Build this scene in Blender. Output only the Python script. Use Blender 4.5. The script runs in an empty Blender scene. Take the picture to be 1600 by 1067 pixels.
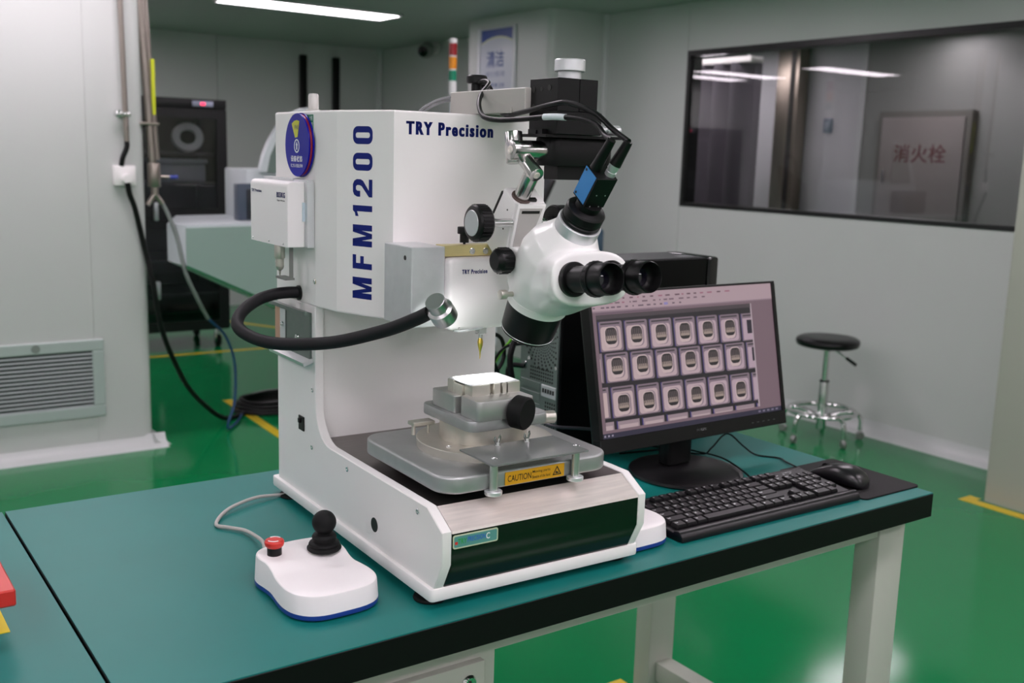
import bpy, bmesh, math, random
from mathutils import Matrix, Vector
random.seed(7)
S = bpy.context.scene
COL = S.collection
TZ = 0.75                      # height of the bench top above the floor
PI = math.pi
ZC = TZ + 1.546                # ceiling height

# ------------------------------------------------------------------ camera
cam = bpy.data.cameras.new('camera')
cam.sensor_width = 36.0
cam.sensor_fit = 'HORIZONTAL'
cam.lens = 1626.838 * 36 / 1600
cam.clip_start = 0.05
cam.clip_end = 60
co = bpy.data.objects.new('camera', cam)
COL.objects.link(co)
R3 = ((0.820158, 0.075369, -0.567151), (-0.571356, 0.159664, -0.805021), (0.029880, 0.984290, 0.174012))
m = Matrix.Identity(4)
for i in range(3):
    for j in range(3):
        m[i][j] = R3[i][j]
m.translation = (-1.76987, -1.09634, 0.607267 + TZ)
co.matrix_world = m
cam.dof.use_dof = True
cam.dof.focus_distance = 1.5
cam.dof.aperture_fstop = 6.0
S.camera = co

# ------------------------------------------------------------------ world and exposure
w = bpy.data.worlds.new('world')
S.world = w
w.use_nodes = True
w.node_tree.nodes['Background'].inputs[0].default_value = (0.80, 0.86, 0.84, 1)
w.node_tree.nodes['Background'].inputs[1].default_value = 0.10
S.view_settings.view_transform = 'Standard'
S.view_settings.look = 'None'
S.view_settings.gamma = 1.0
S.view_settings.use_curve_mapping = False
S.view_settings.exposure = 0.0
LAMP = 13.0                    # radiance of the ceiling panels

# ------------------------------------------------------------------ materials
MATS = {}
def s2l(c):
    return tuple(((v / 12.92) if v <= 0.04045 else ((v + 0.055) / 1.055) ** 2.4) for v in c)
def mat(name, rgb, rough=0.5, metal=0.0, noise=0.0, scale=40.0, bump=0.0, spec=0.5, stretch=None, coat=0.0, emit=None, estr=0.0, aniso=0.0):
    """rgb is sRGB 0..255"""
    if name in MATS: return MATS[name]
    c = s2l(tuple(v / 255 for v in rgb))
    mt = bpy.data.materials.new(name)
    mt.use_nodes = True
    nt = mt.node_tree
    b = nt.nodes['Principled BSDF']
    b.inputs['Base Color'].default_value = (*c, 1)
    b.inputs['Roughness'].default_value = rough
    b.inputs['Metallic'].default_value = metal
    b.inputs['Specular IOR Level'].default_value = spec
    b.inputs['Coat Weight'].default_value = coat
    if aniso: b.inputs['Anisotropic'].default_value = aniso
    if emit:
        b.inputs['Emission Color'].default_value = (*s2l(tuple(v / 255 for v in emit)), 1)
        b.inputs['Emission Strength'].default_value = estr
    if noise or bump:
        tc = nt.nodes.new('ShaderNodeTexCoord')
        mp = nt.nodes.new('ShaderNodeMapping')
        if stretch: mp.inputs['Scale'].default_value = stretch
        nz = nt.nodes.new('ShaderNodeTexNoise')
        nz.inputs['Scale'].default_value = scale
        nz.inputs['Detail'].default_value = 4
        nt.links.new(tc.outputs['Object'], mp.inputs[0])
        nt.links.new(mp.outputs[0], nz.inputs['Vector'])
        if noise:
            rp = nt.nodes.new('ShaderNodeValToRGB')
            rp.color_ramp.elements[0].position = 0.3
            rp.color_ramp.elements[1].position = 0.7
            rp.color_ramp.elements[0].color = (*[max(0, v * (1 - noise)) for v in c], 1)
            rp.color_ramp.elements[1].color = (*[min(1, v * (1 + noise)) for v in c], 1)
            nt.links.new(nz.outputs[0], rp.inputs[0])
            nt.links.new(rp.outputs[0], b.inputs['Base Color'])
        if bump:
            bp = nt.nodes.new('ShaderNodeBump')
            bp.inputs['Strength'].default_value = bump
            bp.inputs['Distance'].default_value = 0.001
            nt.links.new(nz.outputs[0], bp.inputs['Height'])
            nt.links.new(bp.outputs[0], b.inputs['Normal'])
    MATS[name] = mt
    return mt
def glass_mat(name, tint, rough=0.0, refl=1.0, ior=1.5):
    """a thin clear sheet: Fresnel mix of clear transmission and mirror gloss"""
    mt = bpy.data.materials.new(name)
    mt.use_nodes = True
    nt = mt.node_tree
    nt.nodes.remove(nt.nodes['Principled BSDF'])
    out = nt.nodes['Material Output']
    tr = nt.nodes.new('ShaderNodeBsdfTransparent')
    tr.inputs[0].default_value = (*tint, 1)
    gl = nt.nodes.new('ShaderNodeBsdfGlossy')
    gl.inputs['Roughness'].default_value = rough
    lw = nt.nodes.new('ShaderNodeLayerWeight')          # Schlick: 0.04 + 0.96 (1 - cos)^5, the same from both faces
    lw.inputs['Blend'].default_value = 0.5
    pw = nt.nodes.new('ShaderNodeMath'); pw.operation = 'POWER'; pw.inputs[1].default_value = 5
    fr = nt.nodes.new('ShaderNodeMath'); fr.operation = 'MULTIPLY_ADD'; fr.inputs[1].default_value = 0.96; fr.inputs[2].default_value = 0.04
    nt.links.new(lw.outputs['Facing'], pw.inputs[0]); nt.links.new(pw.outputs[0], fr.inputs[0])
    mx = nt.nodes.new('ShaderNodeMath')
    mx.operation = 'MULTIPLY'
    mx.inputs[1].default_value = refl
    mx.use_clamp = True
    mix = nt.nodes.new('ShaderNodeMixShader')
    nt.links.new(fr.outputs[0], mx.inputs[0])
    nt.links.new(mx.outputs[0], mix.inputs[0])
    nt.links.new(tr.outputs[0], mix.inputs[1])
    nt.links.new(gl.outputs[0], mix.inputs[2])
    nt.links.new(mix.outputs[0], out.inputs[0])
    return mt

WHITE = mat('machine_white_paint', (238, 236, 234), 0.38, bump=0.03, scale=900)
WHITE2 = mat('plastic_white', (242, 238, 238), 0.42, bump=0.04, scale=700)
SCOPEW = mat('microscope_white', (236, 236, 234), 0.28, coat=0.2)
BLACK = mat('black_anodised', (12, 12, 13), 0.42, bump=0.03, scale=600, spec=0.25)
BLACKP = mat('black_plastic', (11, 11, 12), 0.38, spec=0.3)
RUBBER = mat('black_rubber', (18, 18, 19), 0.6, noise=0.15, scale=30, bump=0.05, spec=0.2)
GLOSSB = mat('gloss_black', (9, 10, 11), 0.12)
CHROME = mat('chrome', (222, 222, 222), 0.16, 1.0)
SATIN = mat('satin_chrome', (200, 198, 196), 0.2, 1.0)
STEEL = mat('brushed_steel', (242, 232, 226), 0.42, 0.62, noise=0.08, scale=14, stretch=(1, 14, 14), bump=0.06)
DECK = mat('deck_steel', (128, 122, 120), 0.36, 1.0, noise=0.06, scale=14, stretch=(1, 14, 14), bump=0.05)
ALU = mat('matt_aluminium', (220, 222, 224), 0.4, 0.7, noise=0.03, scale=60, bump=0.03)
ALUD = mat('grey_aluminium', (178, 180, 180), 0.42, 0.8, noise=0.03, scale=60, bump=0.03)
NICKEL = mat('nickel_plate', (204, 200, 190), 0.4, 0.85, noise=0.03, scale=60)
BRASS = mat('brass_chromate', (226, 212, 152), 0.38, 0.6, noise=0.05, scale=30)
GOLD = mat('gold_tip', (222, 190, 90), 0.28, 1.0)
NAVY = mat('navy_print', (12, 30, 112), 0.5, spec=0.2)
GREENG = mat('dark_green_panel', (14, 20, 16), 0.15, spec=0.5)
BLUEB = mat('blue_base', (28, 62, 148), 0.4)
REDP = mat('red_plastic', (206, 48, 40), 0.35)
YEL = mat('warning_yellow', (232, 168, 22), 0.45)
INK = mat('black_ink', (22, 20, 18), 0.5)
WHT = mat('white_print', (236, 238, 240), 0.5)
GREYC = mat('grey_cable', (178, 174, 170), 0.5)
TEAL = mat('bench_teal', (16, 112, 107), 0.40, spec=0.35, noise=0.05, scale=5, bump=0.03)
EDGEB = mat('bench_edge', (7, 8, 8), 0.5, spec=0.2)
FRAME = mat('frame_grey_paint', (182, 184, 174), 0.45)
WALLM = mat('wall_panel_paint', (202, 204, 202), 0.42, noise=0.01, scale=2)
WALLD = mat('wall_backing', (150, 158, 150), 0.5)
CEILM = mat('ceiling_paint', (158, 170, 162), 0.45)
COVE = mat('cove_white', (200, 202, 202), 0.35)
COLM = mat('column_paint', (166, 168, 156), 0.45)
def floor_mat():
    mt = mat('green_epoxy', (10, 122, 68), 0.12, noise=0.05, scale=0.9, spec=0.42)
    return mt
FLOORM = floor_mat()
LAMPM = mat('lamp_diffuser', (255, 255, 255), 0.5, emit=(255, 241, 251), estr=LAMP)
LAMPF = mat('lamp_frame', (200, 204, 202), 0.4)

# ------------------------------------------------------------------ geometry helpers
class G:
    """collects shapes in one bmesh"""
    def __init__(self):
        self.bm = bmesh.new()
    def _merge(self, t, M=None):
        if M is not None: bmesh.ops.transform(t, matrix=M, verts=t.verts)
        me = bpy.data.meshes.new('tmp')
        t.to_mesh(me); t.free()
        self.bm.from_mesh(me)
        bpy.data.meshes.remove(me)
        return self
    def box(self, a, b, bev=0.0, seg=2, M=None):
        t = bmesh.new()
        x0, y0, z0 = [min(p, q) for p, q in zip(a, b)]
        x1, y1, z1 = [max(p, q) for p, q in zip(a, b)]
        v = [t.verts.new(p) for p in ((x0, y0, z0), (x1, y0, z0), (x1, y1, z0), (x0, y1, z0), (x0, y0, z1), (x1, y0, z1), (x1, y1, z1), (x0, y1, z1))]
        for f in ((3, 2, 1, 0), (4, 5, 6, 7), (0, 1, 5, 4), (1, 2, 6, 5), (2, 3, 7, 6), (3, 0, 4, 7)):
            t.faces.new([v[i] for i in f])
        if bev: bmesh.ops.bevel(t, geom=t.edges[:], offset=bev, segments=seg, profile=0.5, affect='EDGES')
        return self._merge(t, M)
    def prism(self, poly, z0, z1, bev=0.0, seg=2, M=None, only_top=False):
        """poly in xy, extruded z0..z1"""
        t = bmesh.new()
        n = len(poly)
        lo = [t.verts.new((p[0], p[1], z0)) for p in poly]
        hi = [t.verts.new((p[0], p[1], z1)) for p in poly]
        t.faces.new(lo[::-1]); t.faces.new(hi)
        for i in range(n):
            t.faces.new((lo[i], lo[(i + 1) % n], hi[(i + 1) % n], hi[i]))
        bmesh.ops.recalc_face_normals(t, faces=t.faces[:])
        if bev:
            es = [e for e in t.edges if abs(e.verts[0].co.z - e.verts[1].co.z) < 1e-9 and (not only_top or e.verts[0].co.z > (z0 + z1) / 2)]
            bmesh.ops.bevel(t, geom=es, offset=bev, segments=seg, profile=0.5, affect='EDGES')
        return self._merge(t, M)
    def lathe(self, prof, M=None, seg=32, close=True):
        """prof = [(radius, height)] about local z"""
        t = bmesh.new()
        rings = []
        for r, h in prof:
            if r < 1e-6: rings.append([t.verts.new((0, 0, h))])
            else: rings.append([t.verts.new((r * math.cos(2 * PI * k / seg), r * math.sin(2 * PI * k / seg), h)) for k in range(seg)])
        for A, B in zip(rings, rings[1:]):
            for k in range(seg):
                q = (k + 1) % seg
                if len(A) == 1 and len(B) == 1: continue
                if len(A) == 1: t.faces.new((A[0], B[k], B[q]))
                elif len(B) == 1: t.faces.new((A[k], A[q], B[0]))
                else: t.faces.new((A[k], A[q], B[q], B[k]))
        if close:
            for rr in (rings[0], rings[-1]):
                if len(rr) > 1: t.faces.new(rr)
        bmesh.ops.recalc_face_normals(t, faces=t.faces[:])
        return self._merge(t, M)
    def cyl(self, p0, p1, r, r1=None, seg=24, bev=0.0):
        p0, p1 = Vector(p0), Vector(p1)
        L = (p1 - p0).length
        r1 = r if r1 is None else r1
        if bev: prof = [(0, 0), (r - bev, 0), (r - bev * 0.3, bev * 0.3), (r, bev), (r1, L - bev), (r1 - bev * 0.3, L - bev * 0.3), (r1 - bev, L), (0, L)]
        else: prof = [(0, 0), (r, 0), (r1, L), (0, L)]
        return self.lathe(prof, fr(p0, p1 - p0), seg)
    def sphere(self, c, r, seg=24):
        prof = [(r * math.sin(PI * k / (seg // 2)), -r * math.cos(PI * k / (seg // 2))) for k in range(seg // 2 + 1)]
        return self.lathe(prof, Matrix.Translation(Vector(c)), seg, close=False)
    def tube(self, pts, r, seg=10, n=8, raw=False, closed=False):
        P = [Vector(p) for p in pts]
        Q = P if raw else spline(P, n, closed)
        t = bmesh.new()
        N = len(Q)
        rings = []
        prev = None
        for i, q in enumerate(Q):
            if closed: d = Q[(i + 1) % N] - Q[i - 1]
            else: d = Q[min(i + 1, N - 1)] - Q[max(i - 1, 0)]
            d.normalize()
            if prev is None:
                up = Vector((0, 0, 1)) if abs(d.z) < 0.9 else Vector((1, 0, 0))
                a = d.cross(up).normalized()
            else:
                a = (prev - d * prev.dot(d)).normalized()
            prev = a
            b = d.cross(a)
            rr = r(i / (N - 1)) if callable(r) else r
            rings.append([t.verts.new(q + a * rr * math.cos(2 * PI * k / seg) + b * rr * math.sin(2 * PI * k / seg)) for k in range(seg)])
        rng = range(N) if closed else range(N - 1)
        for i in rng:
            A, B = rings[i], rings[(i + 1) % N]
            for k in range(seg):
                t.faces.new((A[k], A[(k + 1) % seg], B[(k + 1) % seg], B[k]))
        if not closed:
            t.faces.new(rings[0]); t.faces.new(rings[-1])
        bmesh.ops.recalc_face_normals(t, faces=t.faces[:])
        return self._merge(t)
    def loft(self, secs, cap=True):
        t = bmesh.new()
        rings = [[t.verts.new(p) for p in s] for s in secs]
        n = len(rings[0])
        for A, B in zip(rings, rings[1:]):
            for k in range(n):
                t.faces.new((A[k], A[(k + 1) % n], B[(k + 1) % n], B[k]))
        if cap:
            t.faces.new(rings[0]); t.faces.new(rings[-1])
        bmesh.ops.recalc_face_normals(t, faces=t.faces[:])
        return self._merge(t)
    def poly(self, pts):
        t = bmesh.new()
        t.faces.new([t.verts.new(p) for p in pts])
        return self._merge(t)

def spline(P, n=8, closed=False):
    out = []
    N = len(P)
    for i in range(N if closed else N - 1):
        p1, p2 = P[i], P[(i + 1) % N]
        p0 = P[i - 1] if (i > 0 or closed) else p1 * 2 - p2
        p3 = P[(i + 2) % N] if (i + 2 < N or closed) else p2 * 2 - p1
        for k in range(n):
            t = k / n
            out.append(0.5 * ((2 * p1) + (p2 - p0) * t + (2 * p0 - 5 * p1 + 4 * p2 - p3) * t * t + (3 * p1 - p0 - 3 * p2 + p3) * t ** 3))
    if not closed: out.append(P[-1].copy())
    return out
def fr(o, z, x=None):
    """frame at o with local z along z"""
    z = Vector(z).normalized()
    if x is None: x = Vector((1, 0, 0)) if abs(z.x) < 0.9 else Vector((0, 1, 0))
    x = Vector(x)
    x = (x - z * x.dot(z)).normalized()
    y = z.cross(x)
    M = Matrix.Identity(4)
    for i in range(3):
        M[i][0], M[i][1], M[i][2], M[i][3] = x[i], y[i], z[i], Vector(o)[i]
    return M
def rrect(x0, x1, y0, y1, r, n=6):
    out = []
    for cx, cy, a0 in ((x1 - r, y0 + r, -PI / 2), (x1 - r, y1 - r, 0), (x0 + r, y1 - r, PI / 2), (x0 + r, y0 + r, PI)):
        for k in range(n + 1):
            a = a0 + PI / 2 * k / n
            out.append((cx + r * math.cos(a), cy + r * math.sin(a)))
    return out

BASE = {}
def link(o, parent=None):
    COL.objects.link(o)
    if parent is not None:
        o.parent = parent
        b = BASE.get(parent.name)
        if b is not None: o.location = (-b[0], -b[1], -b[2])
    return o
def obj(name, g, m_, parent=None, sharp=0.55, label=None):
    me = bpy.data.meshes.new(name)
    g.bm.to_mesh(me); g.bm.free()
    for p in me.polygons: p.use_smooth = True
    me.set_sharp_from_angle(angle=sharp)
    me.materials.append(m_)
    o = link(bpy.data.objects.new(name, me), parent)
    if label: o['label'] = label
    return o
def tag(o, label, cat, group=None):
    o['label'] = label; o['category'] = cat
    if group: o['group'] = group
    return o
MO = Vector((-1.084802, 0.054309, TZ)); MA = -0.024548
MROT = Matrix.Translation(MO) @ Matrix.Rotation(MA, 4, 'Z')
def thing(name, label, cat, base=(0, 0, 0), rot=0.0, group=None):
    """Empty; parts are modelled in coordinates whose origin is the world origin (rotated by rot) and shifted by base"""
    o = bpy.data.objects.new(name, None)
    COL.objects.link(o)
    o.empty_display_size = 0.05
    o.location = base; o.rotation_euler = (0, 0, rot)
    return tag(o, label, cat, group)
def mthing(name, label, cat, base=(0, 0, 0), group=None):
    """a thing modelled in bond-tester coordinates (u right, v back, w up from the bench top)"""
    o = thing(name, label, cat, (MROT @ Vector(base)), MA, group)
    BASE[o.name] = base
    return o
def wthing(name, label, cat, base, group=None):
    """a thing modelled in world coordinates with the bench top as z = 0"""
    o = thing(name, label, cat, (base[0], base[1], base[2] + TZ), 0, group)
    BASE[o.name] = base
    return o
def struct(name, g, m_, parent=None, z=True):
    o = obj(name, g, m_, parent)
    if parent is None:
        o['kind'] = 'structure'
        if z: o.location = (0, 0, TZ)
    return o
def text_mesh(s, size=1.0, bold=0.0, sx=1.0, spacing=1.0, ext=0.02, align='CENTER'):
    c = bpy.data.curves.new('txt', 'FONT')
    c.body = s; c.size = size
    c.align_x = align; c.align_y = 'CENTER'
    c.offset = bold; c.extrude = ext; c.space_character = spacing
    c.resolution_u = 3
    o = bpy.data.objects.new('txt', c)
    COL.objects.link(o)
    dg = bpy.context.evaluated_depsgraph_get()
    me = bpy.data.meshes.new_from_object(o.evaluated_get(dg))
    bpy.data.objects.remove(o); bpy.data.curves.remove(c)
    return me
def text(name, s, size, M, m_, parent, bold=0.0, sx=1.0, spacing=1.0, align='CENTER', ext=0.0002, fit=None, smear=0.0):
    """flat lettering; M places local xy. fit=(width,height) scales the outline to that box"""
    me = text_mesh(s, 1.0, bold, 1.0, spacing, 0.0, align)
    t = bmesh.new(); t.from_mesh(me)
    if smear:                                   # heavier strokes: the outline laid twice more, a little to each side
        for dx in (-smear, smear):
            n0 = len(t.verts); t.from_mesh(me)
            for v in list(t.verts)[n0:]: v.co.x += dx
    bpy.data.meshes.remove(me)
    xs = [v.co.x for v in t.verts]; ys = [v.co.y for v in t.verts]
    if not xs: t.free(); return None
    if fit:
        cx, cy = (min(xs) + max(xs)) / 2, (min(ys) + max(ys)) / 2
        kx, ky = fit[0] / (max(xs) - min(xs)), fit[1] / (max(ys) - min(ys))
        for v in t.verts: v.co = Vector(((v.co.x - cx) * kx, (v.co.y - cy) * ky, ext))
    else:
        for v in t.verts: v.co = Vector((v.co.x * size * sx, v.co.y * size, ext))
    g = G(); g._merge(t, M)
    return obj(name, g, m_, parent)

def block_letters(word, h, lw, gap):
    """heavy condensed capitals built from strokes, returned as list of polygons (baseline 0, x from 0)"""
    polys = []; x = 0.0
    s = lw * 0.34
    for ch in word:
        W = lw
        if ch == 'M':
            W = lw * 1.25
            polys += [[(x, 0), (x + s, 0), (x + s, h), (x, h)], [(x + W - s, 0), (x + W, 0), (x + W, h), (x + W - s, h)],
                      [(x + s * .6, h), (x + s * 1.25, h), (x + W / 2 + s * .25, 0), (x + W / 2 - s * .4, 0)],
                      [(x + W - s * 1.25, h), (x + W - s * .6, h), (x + W / 2 + s * .4, 0), (x + W / 2 - s * .25, 0)]]
        elif ch == 'F':
            W = lw * .82
            polys += [[(x, 0), (x + s, 0), (x + s, h), (x, h)], [(x + s, h * .82), (x + W, h * .82), (x + W, h), (x + s, h)], [(x + s, h * .42), (x + W * .92, h * .42), (x + W * .92, h * .6), (x + s, h * .6)]]
        elif ch == '1':
            W = lw * .62
            polys += [[(x + W - s, 0), (x + W, 0), (x + W, h), (x + W - s * .8, h), (x + W - s, h * .97)], [(x, h * .70), (x + W - s, h * .78), (x + W - s, h * .97), (x + W - s * 1.2, h * .9), (x, h * .86)]]
        elif ch == '2':
            o_ = [(x, h * .62), (x, h * .78), (x + W * .1, h * .93), (x + W * .3, h), (x + W * .7, h), (x + W * .9, h * .93), (x + W, h * .8), (x + W, h * .6), (x + W * .92, h * .48), (x + s * 1.1, h * .18), (x + W, h * .18), (x + W, 0), (x, 0), (x, h * .17), (x + W - s * 1.15, h * .55), (x + W - s, h * .65), (x + W - s, h * .78), (x + W * .58, h * .84), (x + W * .42, h * .84), (x + s, h * .77), (x + s, h * .62)]
            polys.append(o_)
        elif ch == '0':
            out = [(a, b) for a, b in rrect(x, x + W, 0, h, W * .36, 5)]
            inn = [(a, b) for a, b in rrect(x + s * 1.02, x + W - s * 1.02, h * .14, h * .86, W * .13, 5)]
            n = len(out)
            for k in range(n):
                q = (k + 1) % n
                polys.append([out[k], out[q], inn[q], inn[k]])
        x += W + gap
    return polys, x - gap
def letters(name, word, M, size, m_, parent, ext=0.0003):
    h, lw, gap = size
    polys, W = block_letters(word, h, lw, gap)
    t = bmesh.new()
    for p in polys:
        vs = [t.verts.new((a - W / 2, b - h / 2, ext)) for a, b in p]
        f = t.faces.new(vs)
    bmesh.ops.triangulate(t, faces=[f for f in t.faces if len(f.verts) > 4])
    bmesh.ops.recalc_face_normals(t, faces=t.faces[:])
    g = G(); g._merge(t, M)
    return obj(name, g, m_, parent)
def dup(root, loc, rot=None, label=None, group=None):
    r = root.copy(); COL.objects.link(r); r.location = loc
    if rot is not None: r.rotation_euler = (0, 0, rot)
    if label: r['label'] = label
    if group: r['group'] = group
    for ch in list(root.children):
        c = ch.copy(); COL.objects.link(c); c.parent = r
        for gch in list(ch.children):
            d = gch.copy(); COL.objects.link(d); d.parent = c
    return r
def screw(p, n, r, parent, name='screw', m_=None, h=0.0015):
    M = fr(p, n)
    g = G().lathe([(0, 0), (r, 0), (r, h * .7), (r * .85, h), (r * .5, h), (r * .42, h * .45), (0, h * .45)], M, 16, close=False)
    return obj(name, g, m_ or CHROME, parent)
def E_(seq):
    return seq

# ================================================================== SETTING (z = 0 is the bench top)
FZ = -TZ; CZ = 1.546
struct('floor', G().box((-4, -4, FZ - 0.1), (7.6, 8.2, FZ)), FLOORM)
struct('ceiling', G().box((-4, -4, CZ), (7.6, 8.2, CZ + 0.1)), CEILM)
XR = 2.777; WY0, WY1, WZ0, WZ1 = 1.22, 3.61, 0.345, 1.268
g = G()
g.box((XR + 0.02, -4, FZ), (XR + 0.1, WY0, CZ)).box((XR + 0.02, WY1, FZ), (XR + 0.1, 4.4, CZ))
g.box((XR + 0.02, WY0, FZ), (XR + 0.1, WY1, WZ0)).box((XR + 0.02, WY0, WZ1), (XR + 0.1, WY1, CZ))
wr = struct('wall_right', g, WALLD)
def panel(parent, a, b):
    return struct('panel', G().box(a, b, 0.001, 1), WALLM, parent)
panel(wr, (XR, WY1 + 0.006, FZ), (XR + 0.03, 4.38, CZ))
panel(wr, (XR, WY0, WZ1), (XR + 0.03, WY1 + 0.003, CZ))
panel(wr, (XR, WY0, FZ), (XR + 0.03, WY1 + 0.003, WZ0))
panel(wr, (XR, 0, FZ), (XR + 0.03, WY0 - 0.003, CZ))
panel(wr, (XR, -4, FZ), (XR + 0.03, -0.003, CZ))
g = G().tube([(XR - 0.002, -4, FZ + 0.006), (XR - 0.002, 4.37, FZ + 0.006)], 0.045, 12, raw=True)
struct('baseboard_right', G().prism([(0, 0), (0.06, 0), (0.035, 0.012), (0.016, 0.028), (0.006, 0.05), (0, 0.075)], -4, 4.38, M=Matrix(((-1, 0, 0, XR), (0, 0, 1, 0), (0, 1, 0, FZ), (0, 0, 0, 1)))), COVE)
g.bm.free()
# near pillar on the right
struct('wall_pillar', G().prism(rrect(2.272, 2.79, -4, 1.18, 0.008, 3), FZ, CZ), COLM)
# pillar with the poster
pf = struct('wall_far_pillar', G().prism(rrect(2.32, 2.95, 4.385, 5.38, 0.05, 6), FZ, CZ), WALLM)
struct('trim_1', G().cyl((XR - 0.004, 4.38, FZ), (XR - 0.004, 4.38, CZ), 0.022, seg=16), COVE)
struct('wall_side', G().box((2.885, 5.3, FZ), (2.98, 7.86, CZ)), WALLM)
wb = struct('wall_back', G().box((-4, 7.78, FZ), (2.98, 7.9, CZ)), WALLD)
for x0, x1 in ((-4, -2.2), (-2.2, -1.02), (-1.02, 0.16), (0.16, 1.34), (1.34, 2.1), (2.1, 2.885)):
    panel(wb, (x0 + 0.002, 7.75, FZ), (x1 - 0.002, 7.79, CZ))
struct('trim_2', G().cyl((2.87, 7.745, FZ), (2.87, 7.745, CZ), 0.03, seg=16), COVE)
struct('wall_left', G().box((-4.1, -4, FZ), (-4, 7.9, CZ)), WALLM)
struct('wall_near', G().box((-4, -4.1, FZ), (7.6, -4, CZ)), WALLM)
# return-air shaft at the left
YL = 3.65
sh = struct('wall_shaft', G().prism(rrect(-3.4, -0.43, YL + 0.012, 4.3, 0.05, 5), FZ, CZ), WALLM)
g = G().prism([(-0.676, YL), (-0.475, YL), (-0.452, YL + 0.006), (-0.437, YL + 0.02), (-0.429, YL + 0.045), (-0.44, YL + 0.05), (-0.676, YL + 0.05)], FZ, CZ)
struct('panel', g, WALLM, sh)
panel(sh, (-1.862, YL, FZ), (-0.6766, YL + 0.03, CZ))
panel(sh, (-3.0, YL, FZ), (-1.868, YL + 0.03, CZ))
pr = [(0, 0), (0.075, 0), (0.05, 0.006), (0.025, 0.017), (0.009, 0.034), (0, 0.055)]
struct('baseboard_left', G().prism(pr, -3.4, -0.38, M=Matrix(((0, 0, 1, 0), (-1, 0, 0, YL + 0.004), (0, 1, 0, FZ), (0, 0, 0, 1)))).prism(pr, 3.62, 4.3, M=Matrix(((1, 0, 0, -0.436), (0, 0, 1, 0), (0, 1, 0, FZ), (0, 0, 0, 1)))), COVE)
# floor tape
TAPE = mat('yellow_floor_tape', (206, 178, 30), 0.35)
def tape(n, p, q, wd=0.05):
    p, q = Vector((*p, FZ)), Vector((*q, FZ))
    d = (q - p).normalized(); s = Vector((-d.y, d.x, 0)) * wd / 2
    struct('trim_%d' % n, G().prism([(p + s)[:2], (p - s)[:2], (q - s)[:2], (q + s)[:2]], FZ, FZ + 0.0012), TAPE)
tape(3, (-0.4, 5.735), (2.2, 5.69))
tape(4, (0.165, 4.35), (0.11, 2.9))
tape(8, (-1.2, 0.80), (-0.03, 0.80))
tape(5, (1.10, 6.95), (1.47, 6.2))
tape(6, (2.225, 1.198), (2.225, -0.4), 0.055)
tape(7, (2.198, 1.225), (2.29, 1.225), 0.05)

# window to the next room
wf = G()
fx0, fx1 = XR - 0.004, XR + 0.1
wf.box((fx0, WY0, WZ0), (fx1, WY1, WZ0 + 0.022)).box((fx0, WY0, WZ1 - 0.03), (fx1, WY1, WZ1)).box((fx0, WY1 - 0.022, WZ0 + 0.022), (fx1, WY1, WZ1 - 0.03)).box((fx0, WY0, WZ0 + 0.022), (fx1, WY0 + 0.03, WZ1 - 0.03))
win = struct('window_1', wf, mat('window_seal_black', (14, 14, 15), 0.4))
WINGLASS = glass_mat('window_glass', (0.86, 0.87, 0.87), 0.0, 1.5)
struct('pane', G().box((XR + 0.012, WY0 + 0.03, WZ0 + 0.022), (XR + 0.018, WY1 - 0.022, WZ1 - 0.03)), WINGLASS, win)

# the room beyond
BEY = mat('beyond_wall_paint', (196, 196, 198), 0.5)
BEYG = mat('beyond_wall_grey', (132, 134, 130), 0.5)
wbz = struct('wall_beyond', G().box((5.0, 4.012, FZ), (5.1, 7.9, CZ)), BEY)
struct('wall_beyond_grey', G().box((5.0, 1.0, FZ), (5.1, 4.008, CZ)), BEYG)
struct('wall_beyond_side', G().box((4.3, 1.2, FZ), (5.0, 1.95, CZ)), BEY)
struct('wall_beyond_far', G().box((2.98, 7.8, FZ), (5.0, 7.9, CZ)), BEY)
struct('trim_9', G().box((4.985, 3.99, FZ), (5.0, 4.03, CZ)), COVE)
# curtain (thin cloth that lets some light through)
CURT = mat('curtain_cloth', (128, 122, 130), 0.8, noise=0.1, scale=3, stretch=(1, 1, .05))
_nt = CURT.node_tree
_tl = _nt.nodes.new('ShaderNodeBsdfTranslucent'); _tl.inputs[0].default_value = (0.26, 0.24, 0.27, 1)
_mx = _nt.nodes.new('ShaderNodeMixShader'); _mx.inputs[0].default_value = 0.5
_nt.links.new(_nt.nodes['Principled BSDF'].outputs[0], _mx.inputs[1]); _nt.links.new(_tl.outputs[0], _mx.inputs[2])
_nt.links.new(_mx.outputs[0], _nt.nodes['Material Output'].inputs[0])
g = G()
pts = []
n = 96
for k in range(n + 1):
    y = 3.73 + (4.95 - 3.73) * k / n
    x = 3.5 + 0.10 * math.sin(k / n * 2 * PI * 7.5) + 0.012 * math.sin(k * 0.9)
    pts.append((x, y))
_t = bmesh.new()
_lo = [_t.verts.new((x, y, FZ + 0.03)) for x, y in pts]; _hi = [_t.verts.new((x, y, 1.262)) for x, y in pts]
for k in range(n): _t.faces.new((_lo[k], _hi[k], _hi[k + 1], _lo[k + 1]))
g._merge(_t)
cu = tag(obj('curtain', g, CURT), 'grey pleated curtain hanging behind the window', 'curtain')
cu.location = (0, 0, TZ)
t = wthing('glint_rail', 'white rail over the grey curtain, standing in for a lamp reflection', 'rail', (3.5, 4.3, 1.27))
obj('rail', G().box((3.44, 3.72, 1.262), (3.56, 4.97, 1.30), 0.004), mat('rail_glint_white', (226, 224, 220), 0.3), t)  # its white stands in for a lamp reflected along the curtain top
for yy in (3.8, 4.85):
    obj('hanger', G().cyl((3.5, yy, 1.295), (3.5, yy, CZ), 0.006, seg=10), CHROME, t)
t = wthing('steel_post', 'brushed steel post against the white wall behind the window', 'post', (4.9, 4.62, FZ))
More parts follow.
